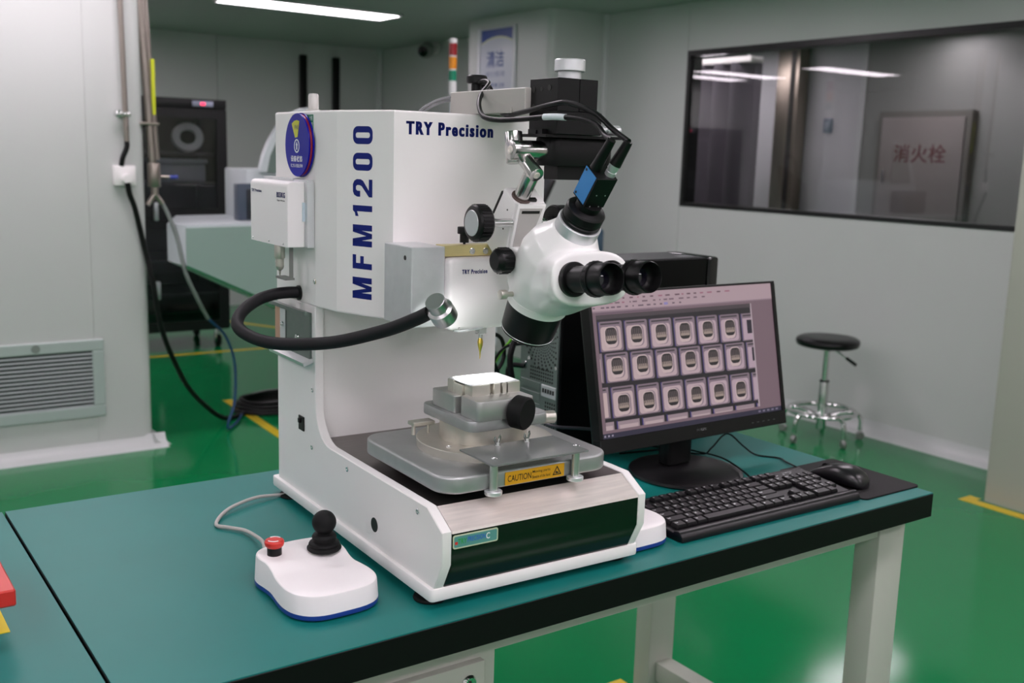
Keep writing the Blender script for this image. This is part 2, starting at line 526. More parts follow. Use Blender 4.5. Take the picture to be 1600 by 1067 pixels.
obj('post', G().box((4.86, 4.52, FZ), (4.98, 4.74, CZ), 0.004), mat('post_steel', (150, 140, 128), 0.35, 1.0, noise=0.2, scale=6, stretch=(1, 1, .2)), t)
obj('groove', G().box((4.855, 4.555, FZ + .05), (4.862, 4.60, CZ - .05)), mat('post_dark', (40, 36, 34), 0.5), t)
t = wthing('switch_plate', 'small grey-blue switch plate on the white wall behind the window', 'switch', (4.99, 4.31, 0.93))
obj('plate', G().box((4.985, 4.27, 0.87), (5.0, 4.35, 0.98), 0.003), mat('switch_grey', (120, 132, 146), 0.4), t)
obj('rocker', G().box((4.978, 4.29, 0.90), (4.986, 4.33, 0.95), 0.002), mat('switch_light', (150, 160, 170), 0.4), t)
t = wthing('hydrant_cabinet', 'pale cabinet door with red characters seen through the window', 'cabinet', (4.95, 3.42, FZ))
HYD = mat('hydrant_paint', (124, 118, 114), 0.45)
obj('frame', G().box((4.93, 3.06, FZ), (5.0, 3.80, 1.02)), mat('hydrant_frame', (108, 106, 100), 0.45), t)
d_ = obj('door', G().box((4.915, 3.10, FZ + 0.05), (4.935, 3.76, 0.975), 0.003), HYD, t)
text('lettering', '消火栓', 0.16, fr((4.914, 3.43, 0.72), (-1, 0, 0), (0, -1, 0)), mat('red_print', (96, 40, 44), 0.5), t, fit=(0.42, 0.13), bold=0.01)
obj('handle', G().box((4.90, 3.70, 0.50), (4.916, 3.72, 0.60), 0.003), CHROME, t)

# ceiling lights
def ceil_light(x0, x1, y0, y1, label, group=None):
    t = wthing('ceiling_light', label, 'ceiling light', ((x0 + x1) / 2, (y0 + y1) / 2, CZ), group)
    g = G()
    for a, b in (((x0, y0), (x1, y0 + .012)), ((x0, y1 - .012), (x1, y1)), ((x0, y0 + .012), (x0 + .012, y1 - .012)), ((x1 - .012, y0 + .012), (x1, y1 - .012))):
        g.box((*a, CZ - 0.02), (*b, CZ))
    obj('frame', g, LAMPF, t)
    obj('diffuser', G().box((x0 + .012, y0 + .012, CZ - 0.016), (x1 - .012, y1 - .012, CZ - 0.004)), LAMPM, t)
    return t
OUT = 'slim white ceiling light panel out of view, some of the set added for fill'
ceil_light(0.60, 1.80, 5.37, 5.70, 'bright slim ceiling light panel near the top edge, above the black cabinet side')
for x0, x1, y0 in ((-1.95, -0.75, 5.45), (-1.6, -0.4, 6.6), (-1.6, -0.4, 7.15)):  # the two rearmost panels are added, unseen, to brighten the back wall
    ceil_light(x0, x1, y0, y0 + 0.33, OUT, 'ceiling lights out of view')
for y0 in (3.0, 1.0, -0.9, -2.1, -3.3):  # the row before the last is added to brighten the tester front
    for x0, x1 in ((0.75, 1.95), (-1.5, -0.3), (-3.6, -2.4)):
        ceil_light(x0, x1, y0, y0 + 0.33, OUT, 'ceiling lights out of view')
ceil_light(2.96, 3.26, 3.5, 4.7, 'unseen light panel added behind the window to light the curtain', 'lights behind the window')  # added out of sight to light the curtain front from above
ceil_light(4.2, 4.5, 4.6, 5.8, 'unseen light panel added behind the window to light the curtain', 'lights behind the window')  # added fill for the white wall beside the steel post
ceil_light(4.0, 4.9, 3.05, 3.35, 'unseen light panel added behind the window to light the curtain', 'lights behind the window')

# ================================================================== BACKGROUND THINGS
# poster on the far pillar (its left side, x = 2.32)
PX = 2.318
t = wthing('wall_poster', 'white wall poster with a blue top and blue characters on the pillar', 'poster', (PX, 4.97, 1.20))
obj('backing', G().box((PX - 0.004, 4.76, 0.95), (PX + 0.004, 5.21, 1.47), 0.002), mat('poster_white', (206, 208, 220), 0.4), t)
def pq(y, z): return (PX - 0.0052, y, z)
arc = [(5.175 - 0.375 * k / 10, 1.36 + 0.055 * math.sin(PI * (0.1 + 0.75 * k / 10))) for k in range(11)]
obj('print_band', G().poly([pq(y, z) for y, z in arc] + [pq(4.80, 1.462), pq(5.175, 1.462)]), mat('poster_blue', (44, 74, 150), 0.4), t)
g = G()
for (y0, z0), (y1, z1) in zip(arc, arc[1:]): g.poly([pq(y0, z0), pq(y1, z1), pq(y1, z1 - .012), pq(y0, z0 - .012)])
obj('print_line', g, mat('poster_cream', (214, 216, 190), 0.4), t)
obj('side_strip', G().box((PX - 0.012, 5.185, 0.95), (PX - 0.003, 5.215, 1.475), 0.002).box((PX - 0.012, 4.755, 0.95), (PX - 0.003, 4.785, 1.475), 0.002), mat('poster_clip', (226, 226, 232), 0.3), t)
PM = lambda y, z: fr((PX - 0.0045, y, z), (-1, 0, 0), (0, -1, 0))
text('lettering', '清洁', 0.1, PM(5.0, 1.265), MATS['poster_blue'], t, fit=(0.21, 0.11), bold=0.01)
text('lettering', '清扫整理', 0.1, PM(5.0, 1.165), mat('poster_pale_ink', (130, 140, 176), 0.4), t, fit=(0.24, 0.035))
text('lettering', '保持环境 卫生', 0.1, PM(5.0, 1.09), MATS['poster_blue'], t, fit=(0.24, 0.028), bold=0.01)
# security camera
t = wthing('dome_camera', 'small white security camera below the ceiling near the corner', 'security camera', (2.88, 6.75, 1.5))
obj('bracket', G().cyl((2.885, 6.75, 1.50), (2.80, 6.75, 1.49), 0.02).cyl((2.87, 6.75, 1.50), (2.886, 6.75, 1.50), 0.055), WHITE2, t)
obj('housing', G().lathe([(0, -0.02), (0.05, -0.02), (0.062, 0.0), (0.062, 0.07), (0.05, 0.10), (0, 0.10)], fr((2.80, 6.75, 1.48), (-0.75, -0.55, -0.25))), mat('cam_shell', (150, 156, 150), 0.4), t)
obj('lens', G().lathe([(0, 0.1), (0.045, 0.1), (0.045, 0.11), (0.0, 0.125)], fr((2.80, 6.75, 1.48), (-0.75, -0.55, -0.25))), GLOSSB, t)
# black cable strips on the back wall
for i, x in enumerate((2.105, 2.42)):
    t = wthing('cable_duct', 'left one of two thin black vertical ducts on the back wall' if i == 0 else 'right one of two thin black vertical ducts on the back wall', 'duct', (x, 7.72, 0), 'black ducts on the back wall')
    obj('channel', G().box((x - 0.03, 7.70, FZ + 0.3), (x + 0.03, 7.75, 1.44), 0.006), BLACKP, t)
    obj('clip', G().box((x - 0.034, 7.695, 0.92), (x + 0.034, 7.75, 0.95), 0.003), mat('dark_grey_metal', (52, 52, 54), 0.4, 0.6), t)
# black dry cabinet
t = wthing('dry_cabinet', 'tall black storage cabinet with glass doors by the back wall', 'cabinet', (0.3, 6.1, FZ))
CX0, CX1, CY0, CY1, CZ0, CZ1 = -0.12, 0.73, 5.85, 6.45, -0.62, 0.925
CABB = mat('cabinet_black', (15, 15, 17), 0.35)
g = G().box((CX0, CY0 + .02, CZ0), (CX0 + .02, CY1, CZ1)).box((CX1 - .02, CY0 + .02, CZ0), (CX1, CY1, CZ1)).box((CX0, CY1 - .02, CZ0), (CX1, CY1, CZ1)).box((CX0, CY0 + .02, CZ1 - .03), (CX1, CY1, CZ1)).box((CX0, CY0 + .02, CZ0), (CX1, CY1, CZ0 + .04))
g.box((CX0, CY0 + .02, 0.13), (CX1, CY1, 0.16))
obj('body', g, CABB, t)
CGL = glass_mat('cabinet_glass', (0.88, 0.88, 0.89), 0.02, 1.0)
for zz in (0.56, 0.36, -0.15, -0.38):
    obj('shelf', G().box((CX0 + .02, CY0 + .06, zz), (CX1 - .02, CY1 - .02, zz + 0.015)), mat('shelf_dark', (46, 46, 50), 0.4), t)
for z0, z1, hz in ((0.15, 0.86, 0.19), (CZ0 + .01, 0.135, -0.33)):
    g = G()
    g.box((CX0, CY0, z0), (CX0 + .09, CY0 + .02, z1)).box((CX1 - .07, CY0, z0), (CX1, CY0 + .02, z1)).box((CX0 + .09, CY0, z1 - .06), (CX1 - .07, CY0 + .02, z1)).box((CX0 + .09, CY0, z0), (CX1 - .07, CY0 + .02, z0 + .06))
    d_ = obj('door', g, CABB, t)
    obj('glass', G().box((CX0 + .09, CY0 + .006, z0 + .06), (CX1 - .07, CY0 + .012, z1 - .06)), CGL, d_)
    obj('handle', G().box((0.228, CY0 - 0.03, hz - 0.06), (0.256, CY0, hz + 0.06), 0.006), mat('handle_silver', (198, 202, 204), 0.3, 0.6), d_)
obj('display', G().box((0.50, CY0 - 0.004, 0.875), (0.64, CY0 + 0.02, 0.91), 0.003), mat('display_grey', (150, 156, 176), 0.3), t)
obj('header', G().box((CX0, CY0, 0.865), (CX1, CY0 + .02, CZ1), 0.003), CABB, t)
obj('indicator', G().box((0.555, CY0 - 0.007, 0.885), (0.585, CY0 - 0.003, 0.902)), mat('red_led', (255, 60, 90), 0.4, emit=(255, 50, 90), estr=2.2), t)
for x in (CX0 + .06, CX1 - .06):
    for y in (CY0 + .08, CY1 - .06):
        c = obj('caster', G().cyl((x - .015, y, FZ + .045), (x + .015, y, FZ + .045), 0.045, bev=.006), RUBBER, t)
        obj('fork', G().box((x - .022, y - .02, FZ + .04), (x + .022, y + .02, CZ0), 0.004), CHROME, c)
tt = wthing('tape_roll', 'white ring-shaped roll on the upper shelf inside the black cabinet', 'roll', (0.48, 6.0, 0.62))
obj('ring', G().lathe([(0.055, -.02), (0.098, -.02), (0.105, 0), (0.098, .02), (0.055, .02), (0.05, 0), (0.055, -.02)], fr((0.52, 6.02, 0.675), (-.25, -0.9, 0.35)), close=False), mat('roll_white', (236, 238, 240), 0.5), tt)
tt = wthing('plastic_case', 'grey plastic case on the middle shelf inside the black cabinet', 'box', (0.47, 6.05, 0.375))
obj('case', G().box((0.30, 5.95, 0.375), (0.62, 6.2, 0.50), 0.015), mat('case_grey', (130, 132, 140), 0.4), tt)
obj('lid', G().box((0.29, 5.94, 0.50), (0.63, 6.21, 0.535), 0.01), mat('case_lid', (150, 152, 160), 0.35), tt)

# pale inspection machine behind the tester
MW = mat('machine_pale_white', (206, 212, 216), 0.4)
MG = mat('machine_pale_green', (150, 172, 164), 0.4)
t = wthing('inspection_machine', 'large pale green and white machine standing behind the white tester', 'machine', (0.6, 4.0, FZ))
y0 = 3.6
pan = [(-0.275, 0.082), (-0.275, 0.25), (1.42, 0.275), (1.42, -0.40), (0.75, -0.40)]
XZ = lambda Y: Matrix(((1, 0, 0, 0), (0, 0, 1, Y), (0, 1, 0, 0), (0, 0, 0, 1)))
obj('front_panel', G().prism(pan, 0, 0.02, M=XZ(y0)), MG, t)
pan2 = [(-0.33, 0.082), (-0.33, 0.262), (1.44, 0.287), (1.44, -0.42), (0.75, -0.42)]
obj('body', G().loft([[(-0.275, y0 + .01, 0.075), (-0.275, y0 + .01, 0.262), (1.44, y0 + .01, 0.287), (1.44, y0 + .01, -0.42), (0.73, y0 + .01, -0.42)],
                      [(-0.325, y0 + .12, 0.092), (-0.325, y0 + .12, 0.262), (1.44, y0 + .10, 0.295), (1.44, y0 + .10, -0.42), (0.70, y0 + .10, -0.42)],
                      [(-0.15, y0 + .55, 0.098), (-0.15, y0 + .55, 0.272), (1.44, y0 + .55, 0.295), (1.44, y0 + .55, -0.42), (0.70, y0 + .55, -0.42)]]), MW, t)
obj('edge_strip', G().loft([[(x, y0 - .002, z), (x, y0 + .03, z), (x, y0 + .03, z + .012), (x, y0 - .002, z + .012)] for x, z in ((-0.275, 0.07), (0.75, -0.412))]), mat('green_trim', (40, 110, 76), 0.4), t)
obj('lower_cabinet', G().box((0.76, y0 + 0.06, FZ + .06), (1.42, y0 + 0.55, -0.42), 0.006), MG, t)
obj('foot', G().cyl((0.85, y0 + .15, FZ), (0.85, y0 + .15, FZ + .07), 0.03), BLACKP, t)
obj('foot', G().cyl((1.34, y0 + .15, FZ), (1.34, y0 + .15, FZ + .07), 0.03), BLACKP, t)
obj('foot', G().cyl((0.85, y0 + .47, FZ), (0.85, y0 + .47, FZ + .07), 0.03), BLACKP, t)
obj('foot', G().cyl((1.34, y0 + .47, FZ), (1.34, y0 + .47, FZ + .07), 0.03), BLACKP, t)
obj('rear_column', G().box((0.09, y0 + .22, 0.26), (0.9, y0 + .52, 0.515), 0.01), MW, t)
obj('recess', G().box((0.03, y0 + .16, 0.27), (0.40, y0 + .23, 0.445), 0.006), mat('machine_slate', (72, 82, 98), 0.4), t)
obj('opening', G().box((0.07, y0 + .152, 0.275), (0.30, y0 + .162, 0.42), 0.003), mat('machine_dark', (30, 34, 42), 0.4), t)
hood = [(0.155, 0.50), (0.175, 0.58), (0.205, 0.65), (0.25, 0.725), (0.31, 0.785), (0.38, 0.815), (0.42, 0.82)]
inner = [(0.42, 0.785), (0.385, 0.78), (0.325, 0.755), (0.275, 0.705), (0.235, 0.64), (0.207, 0.58), (0.19, 0.50)]
obj('hood_rim', G().prism(hood + inner, 0, 0.04, M=XZ(y0 + .2)), MW, t)
obj('hood', G().prism([(0.19, 0.50), (0.207, 0.58), (0.235, 0.64), (0.275, 0.705), (0.325, 0.755), (0.385, 0.78), (0.42, 0.785), (0.42, 0.50)], 0, 0.02, M=XZ(y0 + .205)), mat('hood_tint', (112, 128, 122), 0.2), t)
# its monitor
t = wthing('swivel_monitor', 'dark tilted monitor on an arm beside the microscope, out of focus', 'monitor', (1.5, 3.75, 0.29))
MM = fr((1.62, 3.72, 0.44), (-0.85, -0.45, 0.28), (0.40, -0.86, -0.30))
obj('housing', G().box((-0.20, -0.125, -0.03), (0.20, 0.125, 0.0), 0.008, M=MM), BLACKP, t)
obj('screen', G().box((-0.18, -0.105, 0.0), (0.18, 0.11, 0.003), M=MM), mat('dark_screen', (34, 38, 42), 0.25), t)
obj('arm', G().tube([(1.40, 3.9, 0.28), (1.42, 3.9, 0.62), (1.58, 3.86, 0.66), (1.63, 3.76, 0.46)], 0.014), mat('arm_grey', (96, 98, 100), 0.4, 0.5), t)
# signal tower
t = wthing('signal_tower', 'red, amber and green signal tower standing behind the white tester', 'signal lamp', (1.15, 3.82, 0.29))
bx, by = 1.237, 3.80
obj('pole', G().cyl((bx, by, 0.28), (bx, by, 0.93), 0.012).cyl((bx, by, 0.28), (bx, by, 0.30), 0.035), MW, t)
obj('base_ring', G().cyl((bx, by, 0.93), (bx, by, 1.0), 0.022), mat('tower_grey', (196, 196, 196), 0.4), t)
for nm, z0, z1, c in (('green_lens', 1.0, 1.055, (0, 112, 82)), ('amber_lens', 1.062, 1.125, (196, 122, 10)), ('red_lens', 1.132, 1.195, (128, 12, 20))):
    obj(nm, G().cyl((bx, by, z0), (bx, by, z1), 0.022), mat(nm, c, 0.25), t)
    obj('spacer', G().cyl((bx, by, z1), (bx, by, z1 + .007), 0.0215), MATS['tower_grey'], t)
obj('cap', G().lathe([(0.022, 1.2), (0.022, 1.212), (0.017, 1.22), (0, 1.223)], Matrix.Translation((bx, by, 0))), MATS['tower_grey'], t)
# blue chair far behind the microscope
t = wthing('work_chair', 'slate blue chair back peeking out right of the microscope neck', 'chair', (1.89, 3.3, FZ))
CB = mat('chair_blue', (70, 92, 112), 0.6)
obj('backrest', G().box((1.755, 3.42, 0.02), (2.03, 3.46, 0.229), 0.02), CB, t)
obj('seat', G().lathe([(0, -.05), (0.18, -.05), (0.2, -.03), (0.2, 0), (0.17, .012), (0, .012)], Matrix.Translation((1.89, 3.22, -0.26))), CB, t)
obj('back_stem', G().tube([(1.89, 3.22, -0.33), (1.89, 3.44, -0.31), (1.89, 3.475, -0.2), (1.89, 3.465, 0.10)], 0.014), BLACKP, t)
obj('post', G().cyl((1.89, 3.22, -0.66), (1.89, 3.22, -0.31), 0.025), CHROME, t)
for k in range(5):
    a = k * 2 * PI / 5 + .3
    e = (1.89 + .26 * math.cos(a), 3.22 + .26 * math.sin(a))
    l = obj('leg', G().tube([(1.89, 3.22, -0.655), (*e, -0.69)], 0.016, raw=True), BLACKP, t)
    obj('caster', G().cyl((e[0] - .012, e[1], FZ + .025), (e[0] + .012, e[1], FZ + .025), 0.025), RUBBER, l)

# ---------------- left wall fittings
t = wthing('return_grille', 'white louvred air grille low on the left wall', 'vent', (-0.85, YL, -0.4))
gx0, gx1, gz0, gz1 = -1.62, -0.64, -0.583, -0.235
VENT = mat('grille_white', (176, 188, 184), 0.4)
g = G()
for a, b in (((gx0, gz0), (gx1, gz0 + .05)), ((gx0, gz1 - .05), (gx1, gz1)), ((gx0, gz0 + .05), (gx0 + .05, gz1 - .05)), ((gx1 - .05, gz0 + .05), (gx1, gz1 - .05))):
    g.box((a[0], YL - 0.014, a[1]), (b[0], YL + .001, b[1]), 0.004, 1)
obj('frame', g, VENT, t)
obj('duct_back', G().box((gx0 + .04, YL - 0.004, gz0 + .04), (gx1 - .04, YL - .001, gz1 - .04)), mat('duct_dark', (44, 48, 46), 0.7), t)
obj('catch', G().lathe([(0, 0), (0.018, 0), (0.018, .002), (0, .002)], fr((-0.92, YL - .014, gz1 - .025), (0, -1, 0))), mat('catch_grey', (130, 138, 132), 0.4), t)
sl0 = None
nsl = 14
for k in range(nsl):
    z = gz0 + .058 + (gz1 - gz0 - .116) * k / (nsl - 1)
    if sl0 is None:
        sl0 = obj('slat', G().prism([(0, -.006), (-.011, -.009), (-.012, -.007), (0, .001)], gx0 + .05, gx1 - .05, M=Matrix(((0, 0, 1, 0), (1, 0, 0, YL - .001), (0, 1, 0, 0), (0, 0, 0, 1)))), mat('slat_white', (176, 184, 184), 0.35), t)
        bz = sl0.location.z
        sl0.location.z = bz + z
    else:
        s_ = sl0.copy(); COL.objects.link(s_); s_.location.z = bz + z
# socket
t = wthing('wall_socket', 'white wall socket box with a plugged cord on the left wall', 'socket', (-0.53, YL, 0.48))
obj('plate', G().box((-0.575, YL - .03, 0.435), (-0.482, YL, 0.522), 0.006), WHITE2, t)
obj('plug', G().lathe([(0, 0), (0.02, 0), (0.022, .012), (0.02, .024), (0, .026)], fr((-0.524, YL - .03, 0.466), (0, -1, 0))), WHITE2, t)
# conduit with clamp
PIPE = mat('conduit_steel', (168, 158, 150), 0.3, 1.0)
t = wthing('conduit_pipe', 'thin steel conduit with a clamp running down the left wall to the white socket', 'pipe', (-0.52, YL - .03, 1.0))
obj('pipe', G().cyl((-0.53, YL - .03, CZ), (-0.517, YL - .03, 0.625), 0.011), PIPE, t)
obj('flexible_end', G().tube([(-0.517, YL - .03, 0.63), (-0.518, YL - .03, 0.60), (-0.535, YL - .026, 0.555), (-0.54, YL - .02, 0.52)], 0.011), BLACKP, t)
obj('clamp', G().box((-0.56, YL - .046, 0.732), (-0.50, YL - .038, 0.75), 0.002).cyl((-0.552, YL - .03, 0.741), (-0.552, YL - .055, 0.741), 0.016, bev=.003).box((-0.545, YL - .045, 0.734), (-0.505, YL, 0.748)), CHROME, t)
# gas pipes with valve
t = wthing('gas_pipe', 'pair of steel pipes ending in a valve at the corner of the left wall', 'pipe', (-0.41, YL + .05, 0.5))
obj('pipe', G().cyl((-0.443, YL + .03, CZ), (-0.392, YL + .03, 0.53), 0.017), PIPE, t)
obj('pipe', G().cyl((-0.418, YL + .05, CZ), (-0.367, YL + .05, 0.55), 0.013), PIPE, t)
obj('bracket', G().box((-0.45, YL - .0, 0.70), (-0.365, YL + .1, 0.712), 0.002), PIPE, t)
obj('yellow_label', G().box((-0.388, YL + .028, 0.745), (-0.372, YL + .031, 0.985)), mat('label_yellow', (206, 214, 40), 0.4), t)
v_ = obj('valve', G().cyl((-0.388, YL + .03, 0.535), (-0.386, YL + .03, 0.43), 0.028, bev=.004).cyl((-0.386, YL + .03, 0.43), (-0.386, YL + .03, 0.395), 0.016).cyl((-0.386, YL + .03, 0.40), (-0.42, YL + .03, 0.35), 0.011).cyl((-0.386, YL + .03, 0.40), (-0.355, YL + .03, 0.355), 0.012), PIPE, t)
obj('valve_lever', G().cyl((-0.36, YL + .02, 0.475), (-0.325, YL + .0, 0.475), 0.007), PIPE, v_)
obj('lever_grip', G().cyl((-0.325, YL + .0, 0.475), (-0.295, YL - .015, 0.475), 0.009), mat('grip_blue', (44, 60, 150), 0.4), v_)
# hoses and cords on the left
zf = FZ + .012
tag(obj('air_hose', G().tube([(-0.355, YL + .03, 0.36), (-0.33, YL + .02, 0.30), (-0.30, YL - .0, 0.2), (-0.28, YL - .04, 0.05), (-0.22, YL - .02, -0.08), (-0.16, YL + .02, -0.18)], 0.009), mat('hose_clear', (120, 128, 124), 0.3)), 'grey translucent air hose hanging from the pipe valve', 'hose').location = (0, 0, TZ)
tag(obj('air_hose', G().tube([(-0.16, YL + .02, -0.18), (-0.06, 3.72, -0.28), (-0.01, 3.74, -0.42), (-0.02, 3.72, -0.6), (-0.06, 3.7, -0.70), (-0.05, 3.72, zf), (0.05, 3.86, zf), (0.16, 4.04, zf), (0.30, 4.06, zf)], 0.0065), mat('hose_blue', (30, 66, 112), 0.3)), 'blue air hose dropping from the grey hose to the green floor', 'hose').location = (0, 0, TZ)
tag(obj('power_cord', G().tube([(-0.524, YL - .045, 0.45), (-0.515, YL - .04, 0.40), (-0.49, YL - .03, 0.33), (-0.45, YL - .01, 0.16), (-0.42, YL - .02, 0.0), (-0.385, YL, -0.2), (-0.30, 3.72, -0.40), (-0.2, 3.8, -0.56), (-0.06, 3.86, -0.70), (0.03, 3.92, zf), (0.12, 3.98, zf), (0.20, 4.06, zf)], 0.012), BLACKP), 'thick black cord running from the white socket down to the floor', 'cable').location = (0, 0, TZ)
g = G()
for k in range(4):
    r = 0.20 - 0.012 * k
    g.tube([(0.33 + r * 1.15 * math.cos(a / 12 * 2 * PI), 4.06 + r * .8 * math.sin(a / 12 * 2 * PI), zf + .016 * k + 0.004 * math.sin(a * 2 + k)) for a in range(12)], 0.011, 8, 4, closed=True)
tag(obj('cable_coil', g, BLACKP), 'coil of black cable lying on the green floor left of the tester', 'cable').location = (0, 0, TZ)

# ================================================================== BENCHES
def bench(name, x0, x1, label, drawers):
    t = wthing(name, label, 'workbench', ((x0 + x1) / 2, 0.37, FZ))
    D = 0.742
    obj('worktop_edge', G().box((x0, 0, -0.0475), (x1, D, -0.0018), 0.001, 1), EDGEB, t)
    obj('worktop_surface', G().box((x0 + .0008, .0008, -0.0018), (x1 - .0008, D - .0008, 0)), TEAL, t)
    rl = G().box((x0 + .02, .050, -0.088), (x1 - .012, .085, -0.055)).box((x0 + .02, .66, -0.088), (x1 - .012, .70, -0.055))
    rl.box((x0 + .02, .085, -0.088), (x0 + .06, .66, -0.055)).box((x1 - .052, .085, -0.088), (x1 - .012, .66, -0.055))
    rl.box((x0 + .03, .08, -0.0555), (x1 - .03, .69, -0.0475))
    obj('top_frame', rl, FRAME, t)
    for lx in (x0 + .02, x1 - .092):
        for ly in (0.045, 0.655):
            obj('leg', G().box((lx, ly, FZ + .012), (lx + .08, ly + .055, -0.055), 0.003), FRAME, t)
            obj('levelling_foot', G().cyl((lx + .04, ly + .027, FZ), (lx + .04, ly + .027, FZ + .014), 0.022), BLACKP, t)
        obj('stretcher', G().box((lx + .02, 0.10, -0.665), (lx + .07, 0.655, -0.615), 0.003), FRAME, t)
    if drawers:
        a, b = x1 - 1.40, x1 - 0.975
        obj('drawer_case', G().box((a, 0.052, -0.50), (b, 0.60, -0.088)), FRAME, t)
        for z0, z1, lk in ((-0.215, -0.094, True), (-0.35, -0.219, False), (-0.495, -0.354, False)):
            d = obj('drawer', G().box((a + .022, 0.040, z0), (b - .024, 0.054, z1), 0.0015), FRAME, t)
            if lk:
                obj('lock', G().lathe([(0, 0), (0.0115, 0), (0.012, .002), (0.009, .006), (0.008, .006), (0.008, .004), (0, .004)], fr((x1 - 1.026, 0.040, -0.121), (0, -1, 0)), 20), CHROME, d)
                obj('keyhole', G().box((x1 - 1.028, 0.0345, -0.126), (x1 - 1.0245, 0.0362, -0.117)), INK, d)
            obj('pull', G().box((a + .15, 0.030, (z0 + z1) / 2 - .006), (b - .15, 0.041, (z0 + z1) / 2 + .006), 0.003), CHROME, d)
    return t
bench('workbench', -1.5, 0.0, 'green-topped workbench with black edge carrying the white tester and monitor', True)
bench('workbench', -3.01, -1.5035, 'second green-topped workbench cut off by the left edge of the picture', False)

# ================================================================== BOND TESTER (u, v, w coordinates)
T = mthing('bond_tester', 'tall white bond testing machine with blue lettering in the middle of the bench', 'testing machine', (0.19, 0.28, 0))
UV = lambda u0=0: Matrix(((0, 0, 1, u0), (1, 0, 0, 0), (0, 1, 0, 0), (0, 0, 0, 1)))     # (v,w,u) -> (u,v,w)
side = [(0.555, 0.026), (0.555, 0.361), (0.388, 0.361), (0.388, 0.20)]
for k in range(1, 9):
    a = k / 8 * PI / 2
    side.append((0.388 - 0.058 * (1 - math.cos(a)), 0.200 - 0.060 * math.sin(a)))
side += [(0.009, 0.140), (-0.033, 0.116), (-0.033, 0.069), (-0.013, 0.030), (0.0, 0.026)]
side = side[::-1]
for u0, u1, lb in ((0.0, 0.015, None), (0.338, 0.352, None)):
    prof_ = side if u0 == 0 else [(0.0, 0.026), (-0.013, 0.030), (-0.033, 0.069), (-0.033, 0.116), (0.009, 0.140), (0.555, 0.140), (0.555, 0.026)]
    sp = obj('side_panel', G().prism(prof_, u0, u1, 0.0012, 1, M=UV()), WHITE, T)
    if u0 == 0:
        for v_, w_ in ((0.263, 0.124), (0.034, 0.126), (0.402, 0.124), (0.399, 0.222), (0.389, 0.402)):
            screw((0.0 - .0002, v_, w_), (-1, 0, 0), 0.0042, sp)
        obj('access_hole', G().lathe([(0, -.004), (0.0105, -.004), (0.011, .0004), (0.0, .0004)], fr((0, 0.168, 0.064), (-1, 0, 0)), 28), INK, sp)
obj('rim', G().prism(rrect(-0.006, 0.357, -0.016, 0.572, 0.006, 3), 0.012, 0.031, 0.003), WHITE, T)
obj('deck_plate', G().box((0.0155, 0.0095, 0.1345), (0.3378, 0.395, 0.1385)), DECK, T)
obj('sloped_steel_front', G().prism([(0.0095, 0.1385), (-0.0315, 0.1155), (-0.0325, 0.112), (-0.026, 0.112), (0.0095, 0.131)], 0.0158, 0.3375, M=UV()), STEEL, T)
gp = obj('front_panel', G().prism([(-0.032, 0.1115), (-0.032, 0.069), (-0.013, 0.0305), (-0.008, 0.0305), (-0.024, 0.069), (-0.024, 0.1115)], 0.0158, 0.3375, M=UV()), GREENG, T)
# nameplate on the green panel
PL = mat('nameplate_teal', (86, 146, 140), 0.3, coat=0.5)
npl = obj('nameplate', G().prism(rrect(0.0170, 0.0880, 0.0905, 0.1095, 0.003, 3), 0.0, 0.0012, M=fr((0, -0.032, 0), (0, -1, 0), (1, 0, 0))), mat('nameplate_rim', (190, 200, 170), 0.35), gp)
obj('nameplate_face', G().prism(rrect(0.0185, 0.0860, 0.0925, 0.1078, 0.002, 3), 0.0012, 0.0015, M=fr((0, -0.032, 0), (0, -1, 0), (1, 0, 0))), PL, gp)
NF = lambda u, w_: fr((u, -0.0336, w_), (0, -1, 0), (1, 0, 0))
text('nameplate_lettering', 'TRY', 0.01, NF(0.031, 0.1005), mat('print_green', (40, 150, 60), 0.4), gp, fit=(0.014, 0.0075), bold=0.015)
text('nameplate_lettering', 'PRECISION', 0.01, NF(0.0535, 0.1015), mat('print_blue', (44, 96, 190), 0.4), gp, fit=(0.028, 0.007), bold=0.015)
text('nameplate_lettering', 'C', 0.01, NF(0.0715, 0.101), WHT, gp, fit=(0.006, 0.009), bold=0.02)
obj('nameplate_mark', G().prism(rrect(0.0195, 0.0240, 0.0965, 0.1005, 0.001, 2), 0.0015, 0.0017, M=fr((0, -0.032, 0), (0, -1, 0), (1, 0, 0))), REDP, gp)
for u_, v_ in ((0.016, 0.026), (0.336, 0.026), (0.016, 0.53), (0.336, 0.53)):
    obj('foot', G().lathe([(0, 0), (0.0225, 0), (0.0235, .002), (0.0225, .005), (0.012, .007), (0.012, .0125), (0, .0125)], Matrix.Translation((u_, v_, 0))), RUBBER, T)
obj('column', G().box((0.0152, 0.395, 0.031), (0.3515, 0.553, 0.3608), 0.001, 1), WHITE, T)
hp = [(0, 0.555), (0, 0.387), (0.008, 0.322), (0.050, 0.215), (0.320, 0.215), (0.346, 0.322), (0.352, 0.387), (0.352, 0.555)]
hd = obj('head_casing', G().prism(hp, 0.361, 0.670, 0.003, 2), WHITE, T, sharp=0.09)
nF = Vector((-0.107, -0.042, 0)).normalized()
cF = Vector((0.0276, 0.272, 0.517))
letters('model_lettering', 'MFM1200', fr(cF, nF, (0, 0, 1)), (0.0395, 0.0262, 0.0128), NAVY, hd)
text('maker_lettering', 'TRY Precision', 0.02, fr((0.145, 0.215, 0.6455), (0, -1, 0), (1, 0, 0)), NAVY, hd, bold=0.03, spacing=1.32, fit=(0.151, 0.0195), smear=0.045)
